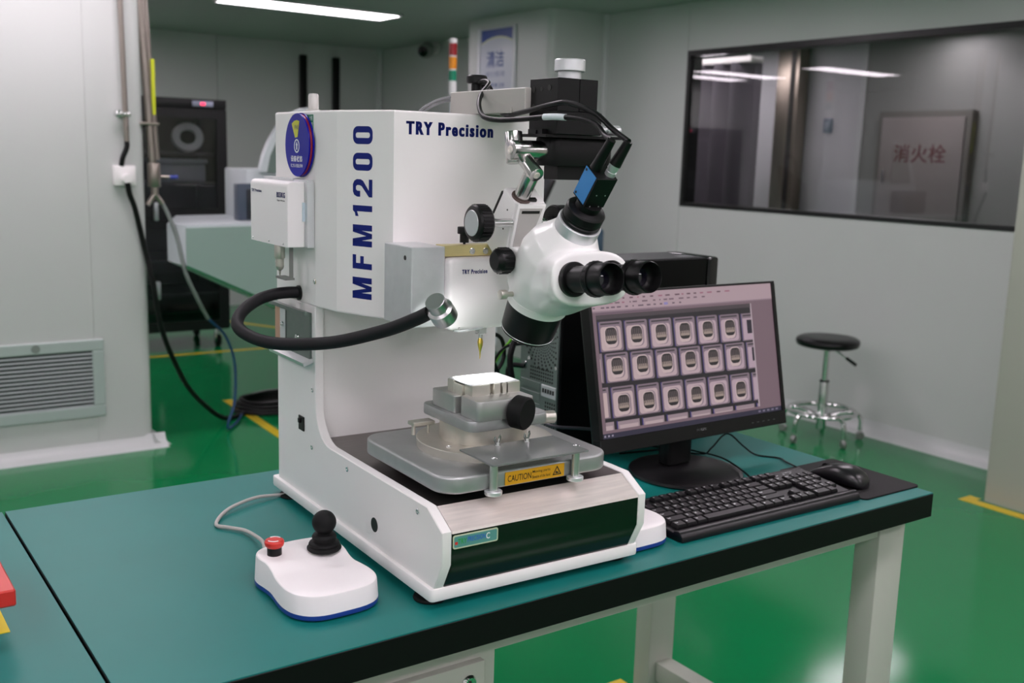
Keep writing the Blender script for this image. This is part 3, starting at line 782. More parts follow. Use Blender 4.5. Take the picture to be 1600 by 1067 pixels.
# details on the side
obj('antenna_cap', G().lathe([(0, 0), (0.014, 0), (0.014, .004), (0.0085, .005), (0.0085, .027), (0.007, .03), (0, .031)], Matrix.Translation((0.035, 0.475, 0.670))), mat('clear_cap', (206, 204, 200), 0.25), T)
sw = obj('power_switch', G().box((-0.0025, 0.434, 0.143), (0.0, 0.456, 0.168), 0.0008, 1), BLACKP, T)
obj('rocker', G().box((-0.006, 0.445, 0.156), (-0.002, 0.451, 0.164), 0.001, M=None), BLACKP, sw)
screw((0.0, 0.389, 0.402), (-1, 0, 0), 0.0042, hd, m_=BRASS)
gt = obj('inspection_tag', G().prism(rrect(0.39, 0.478, 0.602, 0.665, 0.003, 3), 0, 0.0008, M=UV(-0.0009)), mat('tag_white', (214, 226, 220), 0.4), T)
GRN = mat('tag_green', (20, 120, 76), 0.4)
obj('tag_header', G().box((-0.0013, 0.3905, 0.652), (-0.0008, 0.4775, 0.664)), GRN, gt)
text('tag_lettering', '合格', 0.01, fr((-0.0013, 0.399, 0.6585), (-1, 0, 0), (0, -1, 0)), WHT, gt, fit=(0.012, 0.007))
obj('tag_edge', G().box((-0.0013, 0.3905, 0.603), (-0.0008, 0.3925, 0.652)), GRN, gt)

# empty module rack lower on the side
RK = mthing('module_rack', 'empty zinc module rack with brass strip on the side of the white tester', 'bracket', (-0.005, 0.48, 0.30))
ZN = mat('zinc_plate', (118, 130, 126), 0.32, 1.0, noise=0.06, scale=30)
obj('back_plate', G().box((-0.004, 0.402, 0.272), (-0.0002, 0.548, 0.345)), ZN, RK)
obj('top_lip', G().prism([(-0.0002, 0.342), (-0.016, 0.346), (-0.016, 0.352), (-0.012, 0.352), (-0.0002, 0.349)], 0.402, 0.552, M=Matrix(((1, 0, 0, 0), (0, 0, 1, 0), (0, 1, 0, 0), (0, 0, 0, 1)))), ZN, RK)
obj('bottom_lip', G().prism([(-0.0002, 0.268), (-0.016, 0.262), (-0.018, 0.268), (-0.0145, 0.269), (-0.006, 0.2725), (-0.0002, 0.274)], 0.397, 0.552, M=Matrix(((1, 0, 0, 0), (0, 0, 1, 0), (0, 1, 0, 0), (0, 0, 0, 1)))), ALU, RK)
obj('copper_strip', G().box((-0.0052, 0.530, 0.276), (-0.0045, 0.552, 0.341)), mat('copper_tint', (206, 164, 140), 0.4, 0.6), RK)
obj('steel_strip', G().box((-0.0052, 0.505, 0.276), (-0.0045, 0.5295, 0.341)), ALU, RK)
for v_, w_ in ((0.515, 0.315), (0.448, 0.303)):
    screw((-0.0042, v_, w_), (-1, 0, 0), 0.005, RK, h=0.005)

# ---------------- status disc
DS = mthing('status_disc', 'round blue status dial with white Chinese characters on the tester side', 'sign', (-0.01, 0.436, 0.616))
BLU = mat('sign_blue', (20, 20, 152), 0.3, spec=0.15)
cD = (-0.006, 0.4355, 0.6165)
obj('back_disc', G().lathe([(0, 0), (0.0505, 0), (0.0505, .0025), (0, .0025)], fr((-0.002, 0.434, 0.6165), (-1, 0, 0)), 48), BLU, DS)
obj('red_disc', G().lathe([(0, 0), (0.0485, 0), (0.0485, .003), (0, .003)], fr((-0.0045, 0.434, 0.6165), (-1, 0, 0)), 48), mat('sign_red', (150, 20, 50), 0.3), DS)
obj('front_disc', G().lathe([(0, 0), (0.0495, 0), (0.050, .0008), (0.0495, .0025), (0, .0025)], fr((-0.0078, 0.4355, 0.6165), (-1, 0, 0)), 48), BLU, DS)
DF = lambda dv, dw: fr((-0.0104, 0.4355 - dv, 0.6165 + dw), (-1, 0, 0), (0, -1, 0))
wedge = [(0.0052, 0.012)] + [(0.039 * math.cos(a), 0.039 * math.sin(a)) for a in (PI / 2 - .42, PI / 2 - .14, PI / 2 + .14, PI / 2 + .42)] + [(-0.0052, 0.012)]
obj('window_wedge', G().prism(wedge, 0.0, 0.0004, M=DF(0, 0) @ Matrix.Rotation(0.12, 4, 'Z')), mat('wedge_yellow', (206, 206, 44), 0.35), DS)
text('wedge_lettering', '待机', 0.01, DF(0, 0.028) @ Matrix.Translation((0, 0, .0004)), NAVY, DS, fit=(0.017, 0.0075))
ring = [((0.0105 if k % 2 else 0.0105) * math.cos(k / 24 * 2 * PI), 0.0105 * math.sin(k / 24 * 2 * PI)) for k in range(24)]
obj('arrow_ring', G().lathe([(0.0088, 0), (0.0108, 0), (0.0108, .0004), (0.0088, .0004), (0.0088, 0)], DF(0, -0.0015), 32, close=False), WHT, DS)
obj('arrow', G().prism([(-.002, -.006), (.002, -.006), (.002, .001), (.0042, .001), (0, .007), (-.0042, .001), (-.002, .001)], 0, .0004, M=DF(0, -0.0015)), WHT, DS)
text('sign_lettering', '设备状态', 0.01, DF(-0.001, -0.0215), WHT, DS, fit=(0.048, 0.0095), bold=0.02)
text('sign_lettering', '非工作人员禁止转动', 0.01, DF(-0.001, -0.0325), WHT, DS, fit=(0.050, 0.0058), bold=0.01)

# ---------------- load-cell module hanging on the side
LM = mthing('load_cell_module', 'boxy white test module marked BS5KG hanging on the left side of the tester', 'test module', (-0.02, 0.485, 0.455))
g = G()
pr_ = [(-0.001, 0.456)] + [(-0.001, 0.559), (-0.033, 0.559)] + [(-0.041 + 0.008 * (1 - math.sin(a)), 0.559 - 0.008 * (1 - math.cos(a))) for a in (.3, .7, 1.1)] + [(-0.041, 0.549), (-0.041, 0.456)]
pr_ = [(-0.012, 0.456), (-0.012, 0.559), (-0.033, 0.559), (-0.0363, 0.5582), (-0.039, 0.5562), (-0.0405, 0.5535), (-0.041, 0.550), (-0.041, 0.456)]
VW = Matrix(((1, 0, 0, 0), (0, 0, 1, 0), (0, 1, 0, 0), (0, 0, 0, 1)))
bd = obj('housing', g.prism(pr_, 0.400, 0.567, 0.001, 1, M=VW), WHITE2, LM)
obj('mounting_bracket', G().box((-0.012, 0.392, 0.456), (-0.0005, 0.575, 0.5625)).box((-0.014, 0.445, 0.5595), (-0.0005, 0.578, 0.5635)).box((-0.012, 0.389, 0.456), (-0.0005, 0.393, 0.558)), ALU, LM)
LF = lambda v_, w_: fr((-0.0411, v_, w_), (-1, 0, 0), (0, -1, 0))
text('maker_lettering', 'TRY Precision', 0.01, LF(0.537, 0.5405), NAVY, bd, fit=(0.046, 0.005), bold=0.02, spacing=1.2, smear=0.03)
text('model_lettering', 'BS5KG', 0.01, LF(0.427, 0.5375), NAVY, bd, fit=(0.036, 0.0085), bold=0.025, spacing=1.15, smear=0.035)
text('module_lettering', 'Digital Module', 0.01, LF(0.427, 0.5285), INK, bd, fit=(0.034, 0.0035), bold=0.01)
for v_ in (0.555, 0.480, 0.417): screw((-0.041, v_, 0.4605), (-1, 0, 0), 0.0016, bd)
lb = obj('sticker', G().box((-0.0165, 0.3985, 0.497), (-0.0005, 0.3998, 0.527)), mat('sticker_pale', (206, 222, 232), 0.3), LM)
for k, c in enumerate(((60, 160, 130), (206, 70, 80), (70, 130, 170))):
    obj('sticker_print', G().box((-0.006, 0.3981, 0.519 - k * .007), (-0.0022, 0.3986, 0.523 - k * .007)), mat('sticker_ink%d' % k if False else ('sticker_' + ('green', 'red', 'blue')[k]), c, 0.4), lb)
obj('sticker_print', G().box((-0.0115, 0.3981, 0.500), (-0.0100, 0.3986, 0.525)), MATS['sticker_blue'], lb)
pn = obj('probe_sleeve', G().cyl((-0.030, 0.463, 0.457), (-0.030, 0.463, 0.433), 0.0088, bev=.001).cyl((-0.030, 0.463, 0.433), (-0.030, 0.463, 0.420), 0.0068), NICKEL, LM)
obj('probe_tip', G().lathe([(0.0068, 0), (0.005, -.005), (0.0022, -.007), (0.0008, -.015), (0, -.016)], Matrix.Translation((-0.030, 0.463, 0.420)), 18), NICKEL, pn)
obj('clamp_screw', G().cyl((-0.030, 0.471, 0.426), (-0.030, 0.476, 0.426), 0.0035), CHROME, pn)
obj('guard_arm', G().box((-0.028, 0.4245, 0.404), (-0.022, 0.4275, 0.456)).box((-0.036, 0.424, 0.401), (-0.020, 0.466, 0.4045)), mat('guard_grey', (140, 140, 138), 0.4, 0.8), LM)

# ---------------- transducer at the front of the head
TD = mthing('shear_transducer', 'white transducer cartridge with gold probe tip on the front of the tester', 'transducer', (0.11, 0.17, 0.36))
obj('side_block', G().box((0.0365, 0.130, 0.363), (0.0905, 0.216, 0.4785), 0.0012, 1), ALU, TD)
obj('block_hole', G().lathe([(0, 0), (0.0035, 0), (0.0035, .0004), (0, .0004)], fr((0.0364, 0.150, 0.462), (-1, 0, 0)), 16), INK, TD)
obj('back_block', G().box((0.0905, 0.150, 0.362), (0.205, 0.216, 0.47), 0.001, 1), ALU, TD)
bp = obj('brass_plate', G().box((0.0915, 0.134, 0.4635), (0.200, 0.160, 0.4795), 0.0006, 1), BRASS, TD)
for u_ in (0.138, 0.161): screw((u_, 0.134, 0.4705), (0, -1, 0), 0.0048, bp)
obj('stop_knob', G().cyl((0.134, 0.150, 0.4795), (0.134, 0.150, 0.482), 0.002).cyl((0.134, 0.150, 0.482), (0.134, 0.150, 0.4945), 0.0068).cyl((0.134, 0.150, 0.4945), (0.134, 0.150, 0.505), 0.0105, bev=.001), BLACKP, TD)
ct = obj('cartridge', G().prism(rrect(0.0912, 0.196, 0.357, 0.4625, 0.0085, 5), -0.150, -0.118, 0.006, 4, M=Matrix(((1, 0, 0, 0), (0, 0, -1, 0), (0, 1, 0, 0), (0, 0, 0, 1)))), WHITE2, TD)
text('maker_lettering', 'TRY Precision', 0.01, fr((0.1335, 0.1178, 0.4425), (0, -1, 0), (1, 0, 0)), NAVY, ct, fit=(0.043, 0.0064), bold=0.025, spacing=1.3, smear=0.04)
screw((0.1085, 0.118, 0.3605), (0, -1, 0), 0.0016, ct)
obj('lever', G().tube([(0.104, 0.125, 0.3565), (0.115, 0.122, 0.3555), (0.135, 0.118, 0.3575), (0.15, 0.12, 0.358)], 0.0017), ALU, TD)
tp = obj('probe_holder', G().box((0.148, 0.124, 0.3505), (0.160, 0.136, 0.357)).box((0.1465, 0.126, 0.347), (0.1615, 0.134, 0.3505), 0.0005, 1).cyl((0.1535, 0.13, 0.347), (0.1535, 0.13, 0.337), 0.003), CHROME, TD)
obj('probe_tip', G().lathe([(0, 0.0), (0.003, 0), (0.0042, -.006), (0.0038, -.011), (0.0012, -.021), (0.0005, -.031), (0, -.032)], Matrix.Translation((0.1535, 0.13, 0.341)), 18), GOLD, tp)

# ================================================================== SAMPLE STAGE
ST = mthing('sample_stage', 'grey aluminium sample stage with round turntable on the tester deck', 'stage', (0.165, 0.12, 0.1385))
obj('guide_block', G().box((0.06, 0.04, 0.1385), (0.27, 0.22, 0.1525)), BLACK, ST)
obj('base_plate', G().prism(rrect(0.020, 0.312, 0.0, 0.262, 0.034, 8), 0.152, 0.177, 0.004, 3), ALUD, ST)
obj('turntable_disc', G().lathe([(0, 0.177), (0.104, 0.177), (0.1045, 0.1885), (0.1035, 0.1895), (0, 0.1895)], Matrix.Translation((0.165, 0.128, 0)), 72), NICKEL, ST)
obj('turntable_hub', G().lathe([(0, 0.1895), (0.0665, 0.1895), (0.0665, 0.216), (0, 0.216)], Matrix.Translation((0.165, 0.134, 0)), 64), NICKEL, ST)
obj('index_arm', G().box((0.068, 0.176, 0.2035), (0.105, 0.196, 0.2095), 0.001, 1).cyl((0.072, 0.184, 0.1895), (0.072, 0.184, 0.204), 0.003).cyl((0.097, 0.184, 0.1895), (0.097, 0.184, 0.204), 0.002), NICKEL, ST)
screw((0.085, 0.100, 0.1895), (0, 0, 1), 0.0045, ST)
obj('top_plate', G().prism(rrect(0.098, 0.240, 0.064, 0.212, 0.016, 6), 0.216, 0.2325, 0.002, 2), ALUD, ST)
kn = obj('clamp_knob', G().lathe([(0, 0), (0.008, 0), (0.008, .012), (0.018, .022), (0.0245, .028), (0.0245, .046), (0.022, .0485), (0, .0485)], fr((0.164, 0.088, 0.243), (0.42, -0.9, -0.06)), 40), RUBBER, ST)
mk = obj('micrometer_knob', G().lathe([(0, 0), (0.005, 0), (0.005, .02), (0.0095, .02), (0.0095, .05), (0.0085, .051), (0, .051)], fr((0.205, 0.085, 0.2225), (0.95, -0.2, -.02)), 28), NICKEL, ST)
for k in range(14):
    a = k / 14 * 2 * PI
    M = fr((0.205, 0.085, 0.2225), (0.95, -0.2, -.02))
    obj('knurl', G().box((0.0093 , -.0006, .022), (0.0101, .0006, .030), M=M @ Matrix.Rotation(a, 4, 'Z')), CHROME, mk)
# caution label and clear guard shelf
cl = obj('caution_label', G().box((0.1185, -0.0012, 0.1545), (0.2205, -0.0002, 0.1735)), YEL, ST)
CF = lambda u_, w_: fr((u_, -0.0013, w_), (0, -1, 0), (1, 0, 0))
text('caution_lettering', 'CAUTION', 0.01, CF(0.1425, 0.1638), INK, cl, fit=(0.040, 0.0092), bold=0.004)
text('caution_lettering', 'Moving parts', 0.01, CF(0.180, 0.1677), INK, cl, fit=(0.031, 0.0050), bold=0.002)
text('caution_lettering', 'Beware of the hand', 0.01, CF(0.180, 0.1605), INK, cl, fit=(0.031, 0.0045), bold=0.002)
tri = lambda k, z: [(0.2075 + k * math.cos(a), 0.1625 + k * math.sin(a)) for a in (PI / 2, PI * 7 / 6, PI * 11 / 6)]
A, B = tri(0.0092, 0), tri(0.0062, 0)
g = G()
for i in range(3):
    j = (i + 1) % 3
    g.poly([(A[i][0], -0.0015, A[i][1]), (A[j][0], -0.0015, A[j][1]), (B[j][0], -0.0015, B[j][1]), (B[i][0], -0.0015, B[i][1])])
g.poly([(0.2045, -.0015, .1612), (0.2060, -.0015, .1602), (0.2105, -.0015, .1604), (0.2108, -.0015, .1618), (0.2075, -.0015, .1625), (0.2062, -.0015, .1640), (0.2055, -.0015, .1632)])
obj('warning_triangle', g, INK, cl)
SH = glass_mat('guard_acrylic', (0.62, 0.64, 0.63), 0.08, 1.6)
_nt = SH.node_tree
_df = _nt.nodes.new('ShaderNodeBsdfDiffuse'); _df.inputs[0].default_value = (0.30, 0.32, 0.31, 1)
_mx = _nt.nodes.new('ShaderNodeMixShader'); _mx.inputs[0].default_value = 0.45
_old = _nt.nodes['Material Output'].inputs[0].links[0].from_socket
_nt.links.new(_old, _mx.inputs[1]); _nt.links.new(_df.outputs[0], _mx.inputs[2])
_nt.links.new(_mx.outputs[0], _nt.nodes['Material Output'].inputs[0])
SHELF = mthing('guard_shelf', 'clear acrylic guard shelf on two steel posts in front of the turntable', 'shelf', (0.16, -0.006, 0.148))
obj('sheet', G().box((0.078, -0.031, 0.195), (0.241, 0.058, 0.198), 0.0006, 1), SH, SHELF)
obj('rail', G().box((0.085, -0.013, 0.1912), (0.243, -0.0005, 0.1948)), ALU, SHELF)
for u_ in (0.0955, 0.2365):
    p_ = obj('post', G().cyl((u_, -0.0065, 0.1535), (u_, -0.0065, 0.1912), 0.0058), mat('post_steel_satin', (196, 200, 196), 0.34, 0.85), SHELF)
    obj('thumb_nut', G().lathe([(0, 0), (0.0115, 0), (0.0125, .001), (0.0125, .0055), (0.0115, .0065), (0, .0065)], Matrix.Translation((u_, -0.0065, 0.147)), 32), ALU, p_)
    screw((u_, -0.0065, 0.198), (0, 0, 1), 0.0048, SHELF)
for u_, v_ in ((0.137, 0.050), (0.187, 0.048)):
    wn = obj('wing_nut', G().lathe([(0, 0), (0.0045, 0), (0.0035, .005), (0, .006)], Matrix.Translation((u_, v_, 0.198)), 16), CHROME, SHELF)
    for s in (-1, 1):
        obj('wing', G().prism([(0.001, .002), (0.0045, .0015), (0.0110, .009), (0.0085, .0145), (0.005, .012)], -.0009, .0009, .0004, 1, M=fr((u_, v_, 0.198), (0.5 * s, -0.86 * s, 0), (0.86 * s, 0.5 * s, 0))), CHROME, wn)

# ---------------- vise and the lit white specimen plate
VALU = mat('vise_aluminium', (190, 190, 188), 0.36, 0.85, noise=0.03, scale=60)
VS = mthing('sample_vise', 'small steel vise block on top of the stage under the probe tip', 'vise', (0.158, 0.12, 0.2325))
obj('front_jaw', G().prism(rrect(0.1085, 0.206, 0.058, 0.112, 0.008, 5), 0.2325, 0.262, 0.0015, 2), VALU, VS)
obj('rear_jaw', G().prism(rrect(0.1055, 0.206, 0.122, 0.188, 0.003, 3), 0.2325, 0.2585, 0.001, 1), VALU, VS)
g = G().box((0.120, 0.094, 0.262), (0.150, 0.104, 0.2775)).box((0.158, 0.094, 0.262), (0.168, 0.104, 0.2775)).box((0.173, 0.094, 0.262), (0.179, 0.104, 0.2775)).box((0.182, 0.094, 0.262), (0.203, 0.104, 0.2775)).box((0.120, 0.104, 0.2585), (0.203, 0.116, 0.2775))
obj('clamp_bar', g, NICKEL, VS)
obj('rear_bar', G().box((0.116, 0.142, 0.2585), (0.203, 0.160, 0.2775), 0.0006, 1), NICKEL, VS)
obj('end_stop', G().box((0.1165, 0.118, 0.2585), (0.124, 0.142, 0.2745)), NICKEL, VS)
SP = mthing('specimen_plate', 'bright white specimen plate lying across the vise bars', 'plate', (0.16, 0.128, 0.2775))
obj('carrier', G().box((0.1175, 0.0965, 0.2775), (0.2035, 0.160, 0.2787), 0.0003, 1), ALU, SP)
obj('specimen', G().box((0.1215, 0.0985, 0.2787), (0.1925, 0.156, 0.2802), 0.0004, 1), mat('specimen_white', (250, 250, 250), 0.5), SP)

# ---------------- gooseneck lamp
GL = mthing('gooseneck_lamp', 'black gooseneck arm with silver lamp head reaching around the tester', 'lamp', (0.0, 0.453, 0.377))
hose = [(0.004, 0.453, 0.376), (-0.018, 0.455, 0.377), (-0.045, 0.4545, 0.375), (-0.077, 0.447, 0.367), (-0.108, 0.432, 0.350), (-0.121, 0.405, 0.333), (-0.107, 0.37, 0.320), (-0.079, 0.33, 0.316), (-0.026, 0.26, 0.326), (0.019, 0.18, 0.353), (0.034, 0.115, 0.378), (0.041, 0.082, 0.393)]
obj('hose', G().tube(hose, 0.0098, 16, 10), mat('hose_rubber', (21, 20, 23), 0.6, spec=0.3, noise=0.25, scale=8, bump=0.05), GL)
obj('grommet', G().lathe([(0, 0), (0.0125, 0), (0.0125, .003), (0.01, .004), (0, .004)], fr((0.0, 0.453, 0.376), (-1, 0.02, 0))), BLACKP, GL)
aim = Vector((0.157, 0.127, 0.28)) - Vector((0.048, 0.066, 0.393))
aim.normalize()
hM = fr((0.036, 0.062, 0.4115), aim)
lh = obj('lamp_head', G().lathe([(0, 0), (0.0135, 0), (0.0142, .0008), (0.0142, .016), (0.0185, .0185), (0.0188, .0195), (0.0188, .039), (0.0178, .040), (0.0150, .040), (0.0150, .037), (0, .037)], hM, 40, close=False), mat('lamp_head_metal', (206, 206, 206), 0.28, 1.0), GL)
obj('lens', G().lathe([(0, .0372), (0.0148, .0372), (0.012, .0385), (0, .039)], hM, 32), mat('lamp_lens', (255, 255, 255), 0.3, emit=(255, 255, 255), estr=20), lh)
sp = bpy.data.lights.new('lamp_beam', 'SPOT')
sp.energy = 9.0; sp.spot_size = math.radians(32); sp.spot_blend = 0.35; sp.shadow_soft_size = 0.012
so = bpy.data.objects.new('lamp_beam', sp)
COL.objects.link(so)
so.parent = GL
bM = hM @ Matrix.Translation((0, 0, 0.043)) @ Matrix.Rotation(PI, 4, 'X')
so.matrix_local = Matrix.Translation(-Vector(BASE[GL.name])) @ bM

# ================================================================== MICROSCOPE STAND ON TOP OF THE HEAD
MSF = Matrix(((1, 0, 0, 0.18), (0, 0.804, -0.594, 0.057), (0, 0.594, 0.804, 0.357), (0, 0, 0, 1)))   # local z = optical axis, y = away from the operator
def ml(x, y, z): return MSF @ Vector((x, y, z))
SD = mthing('microscope_stand', 'grey arm and black adjustment block on top of the tester holding the microscope', 'stand', (0.226, 0.2, 0.670))
obj('arm_beam', G().box((0.190, 0.085, 0.6705), (0.262, 0.296, 0.7055), 0.0012, 1), mat('beam_grey', (176, 174, 168), 0.42), SD)
obj('beam_tab', G().box((0.1885, 0.118, 0.6705), (0.192, 0.135, 0.679)), MATS['beam_grey'], SD)
obj('clamp_knob', G().lathe([(0, .7055), (0.0085, .7055), (0.0085, .72), (0.0155, .72), (0.0165, .7215), (0.0165, .731), (0.0145, .733), (0, .733)], Matrix.Translation((0.226, 0.276, 0)), 14), BLACKP, SD)
bk = obj('adjustment_block', G().box((0.2, 0.02, 0.641), (0.278, 0.088, 0.672), 0.0006, 1).box((0.2, 0.02, 0.672), (0.237, 0.088, 0.717), 0.0006, 1), BLACK, SD)
obj('sliding_block', G().box((0.2385, 0.021, 0.6725), (0.270, 0.088, 0.717), 0.0006, 1), BLACK, SD)
g = G()
for v_, w_, r_ in ((0.078, 0.7025, .0042), (0.059, 0.7025, .003), (0.040, 0.704, .0042), (0.078, 0.6785, .0042), (0.040, 0.680, .0042)):
    g.lathe([(0, 0), (r_, 0), (r_, .0004), (0, .0004)], fr((0.1999, v_, w_), (-1, 0, 0)), 18)
obj('bolt_holes', g, INK, bk)
kn = obj('height_knob', G().lathe([(0, .7165), (0.0165, .7165), (0.0165, .7285), (0.021, .7285), (0.0218, .7295), (0.0218, .744), (0.0205, .7455), (0, .7455)], Matrix.Translation((0.243, 0.053, 0)), 48), ALU, SD)
obj('thumb_screw', G().cyl((0.278, 0.04, 0.650), (0.302, 0.04, 0.650), 0.0045).cyl((0.302, 0.04, 0.650), (0.326, 0.04, 0.650), 0.0072, bev=.001), ALU, SD)
obj('lock_bracket', G().box((0.192, 0.043, 0.6385), (0.2, 0.078, 0.6475)).box((0.190, 0.056, 0.641), (0.193, 0.064, 0.646)), BLACKP, SD)
obj('mount_plate', G().box((0.186, 0.025, 0.6365), (0.32, 0.09, 0.6405)), BLACK, SD)
obj('cross_bar', G().prism(rrect(0.199, 0.322, 0.036, 0.082, 0.022, 8), 0.597, 0.6365, 0.002, 2), BLACK, SD)
obj('under_block', G().box((0.222, 0.045, 0.578), (0.296, 0.078, 0.597)), BLACK, SD)
obj('lock_knob', G().cyl((0.276, 0.05, 0.590), (0.276, 0.05, 0.580), 0.005).cyl((0.276, 0.05, 0.5835), (0.276, 0.05, 0.571), 0.0095, bev=.001), BLACKP, SD)
jr = obj('joint_rod', G().cyl((0.150, 0.058, 0.6175), (0.206, 0.058, 0.6175), 0.0140, bev=.0008), SATIN, SD)
screw((0.150, 0.058, 0.6175), (-1, 0, 0), 0.0058, jr, m_=STEEL)
obj('joint_clamp', G().cyl((0.1655, 0.069, 0.5995), (0.1665, 0.077, 0.6425), 0.0125, bev=.0008), SATIN, SD)
jl = obj('joint_link', G().cyl(ml(-0.009, 0.107, 0.203), ml(-0.009, 0.150, 0.203), 0.0108, bev=.0008), SATIN, SD)
screw(ml(-0.009, 0.107, 0.203), (0, -0.804, -0.594), 0.005, jl, m_=STEEL)
obj('joint_pin', G().cyl(ml(-0.016, 0.118, 0.198), ml(0.006, 0.118, 0.198), 0.0045), STEEL, SD)
obj('joint_post', G().cyl(ml(0, 0.128, 0.142), ml(0, 0.128, 0.197), 0.0115, bev=.0008), SATIN, SD)
GW = mat('grey_wire', (120, 122, 124), 0.4)
for k in (0, 1):
    obj('wire', G().tube([(0.150 + .004 * k, 0.33, 0.671), (0.160 + .004 * k, 0.325, 0.682 - .003 * k), (0.178 + .003 * k, 0.31, 0.694 - .004 * k), (0.196, 0.29, 0.699 - .005 * k)], 0.0022), GW, SD)

# ================================================================== STEREO MICROSCOPE
MC = mthing('stereo_microscope', 'white stereo microscope head with two black eyepieces above the stage', 'microscope', (0.18, 0.057, 0.357))
def sup(cx, cy, z, rx, ry, e=2.4, n=40):
    out = []
    for k in range(n):
        a = 2 * PI * k / n
        c, s = math.cos(a), math.sin(a)
        out.append(MSF @ Vector((cx + rx * math.copysign(abs(c) ** (2 / e), c), cy + ry * math.copysign(abs(s) ** (2 / e), s), z)))
    return out
MSH = MSF @ Matrix.Translation((0, .002, .055)) @ Matrix.Rotation(math.radians(-9), 4, 'X') @ Matrix.Translation((0, 0, -.055))
MSHI = MSF.inverted() @ MSH
def suph(z, r):
    return [MSH @ (MSF.inverted() @ p) for p in sup(0, 0, z, r, r, 2)]
body = G()
body.loft([suph(.058, .0420), suph(.070, .0432), sup(0, 0, .090, .0475, .0475, 2.2), sup(0, 0.002, .115, .052, .052, 2.4), sup(0, 0.003, .145, .052, .053, 2.6), sup(0, 0.002, .168, .046, .048, 2.5), sup(0, 0.0, .186, .036, .037, 2.2), sup(0, 0, .196, .031, .031, 2)])
pc, pn_ = Vector((0.18, -0.098, 0.4545)), Vector((0, -0.993, 0.12))
PE = fr(pc, pn_, (1, 0, 0))
def oval(M, rx, ry, e, z=0, n=40):
    out = []
    for k in range(n):
        a = 2 * PI * k / n
        c, s = math.cos(a), math.sin(a)
        out.append(M @ Vector((rx * math.copysign(abs(c) ** (2 / e), c), ry * math.copysign(abs(s) ** (2 / e), s), z)))
    return out
body.loft([oval(PE, .046, .052, 2.2, -.093), oval(PE, .050, .050, 2.3, -.066), oval(PE, .055, .041, 2.5, -.035), oval(PE, .062, .037, 2.8, -.014), oval(PE, .064, .036, 2.8, 0.0)])
body.cyl((0.139, 0.030, 0.467), (0.221, 0.030, 0.467), 0.019)
body.cyl((0.140, 0.022, 0.443), (0.220, 0.022, 0.443), 0.022)
me = bpy.data.meshes.new('pod'); body.bm.to_mesh(me); body.bm.free()
tmp = bpy.data.objects.new('pod', me); COL.objects.link(tmp)
rm = tmp.modifiers.new('r', 'REMESH'); rm.mode = 'VOXEL'; rm.voxel_size = 0.0019
sm = tmp.modifiers.new('s', 'SMOOTH'); sm.factor = 0.6; sm.iterations = 9
me2 = bpy.data.meshes.new_from_object(tmp.evaluated_get(bpy.context.evaluated_depsgraph_get()))
bpy.data.objects.remove(tmp)
me2.name = 'pod_body'
for p in me2.polygons: p.use_smooth = True
me2.materials.clear(); me2.materials.append(SCOPEW)
pod = link(bpy.data.objects.new('pod_body', me2), MC)
obj('collar', G().lathe([(0.0405, .0), (0.0425, .0008), (0.0425, .011), (0.0415, .012), (0.0405, .0)], MSH @ Matrix.Translation((0, 0, .0575)) @ Matrix.Diagonal((1.03, 1.03, 1, 1)), 56, close=False), SCOPEW, MC)
ho = obj('objective_hood', G().lathe([(0.030, .014), (0.034, .010), (0.0368, .010), (0.0373, .0108), (0.0377, .012), (0.0402, .060), (0.030, .060), (0.030, .014)], MSH @ Matrix.Diagonal((1.03, 1.03, 1, 1)), 56, close=False), BLACK, MC)
obj('lens_glass', G().lathe([(0, .016), (0.030, .016), (0.030, .018), (0, .020)], MSH, 40), GLOSSB, ho)
obj('hood_ring', G().lathe([(0.0374, .0132), (0.0382, .0136), (0.0382, .0144), (0.0377, .0148), (0.0374, .0132)], MSH @ Matrix.Diagonal((1.03, 1.03, 1, 1)), 56, close=False), ALU, ho)
obj('neck_ring', G().lathe([(0.0295, .190), (0.0302, .191), (0.0302, .2105), (0.0292, .2115), (0.026, .2115)], MSF, 56, close=False), ALU, MC)
obj('adapter', G().lathe([(0, .21), (0.0268, .21), (0.0275, .212), (0.0275, .216), (0.0262, .217), (0.0262, .220), (0.0272, .221), (0.0272, .231), (0.0255, .233), (0.017, .235), (0.017, .243), (0, .243)], MSF, 48), BLACKP, MC)
zk = obj('zoom_knob', G().lathe([(0, 0), (0.012, 0), (0.0165, .004), (0.0178, .008), (0.0178, .022), (0.0165, .0245), (0.011, .026), (0.011, .033), (0, .033)], fr((0.110, 0.030, 0.467), (1, 0, 0)), 40), BLACKP, MC)
g = G()
for k in range(18):
    g.box((0.0174, -.0011, .007), (0.0186, .0011, .022), 0.0004, 1, M=fr((0.110, 0.030, 0.467), (1, 0, 0)) @ Matrix.Rotation(k / 18 * 2 * PI, 4, 'Z'))
obj('knob_ribs', g, BLACKP, zk)
obj('zoom_knob', G().lathe([(0, 0), (0.012, 0), (0.0165, .004), (0.0178, .008), (0.0178, .022), (0.0165, .0245), (0.011, .026), (0.011, .033), (0, .033)], fr((0.250, 0.030, 0.467), (-1, 0, 0)), 40), BLACKP, MC)
obj('lock_screw', G().cyl((0.117, 0.021, 0.4215), (0.142, 0.021, 0.4215), 0.0035).cyl((0.115, 0.021, 0.4215), (0.125, 0.021, 0.4215), 0.0066, bev=.0006), NICKEL, MC)
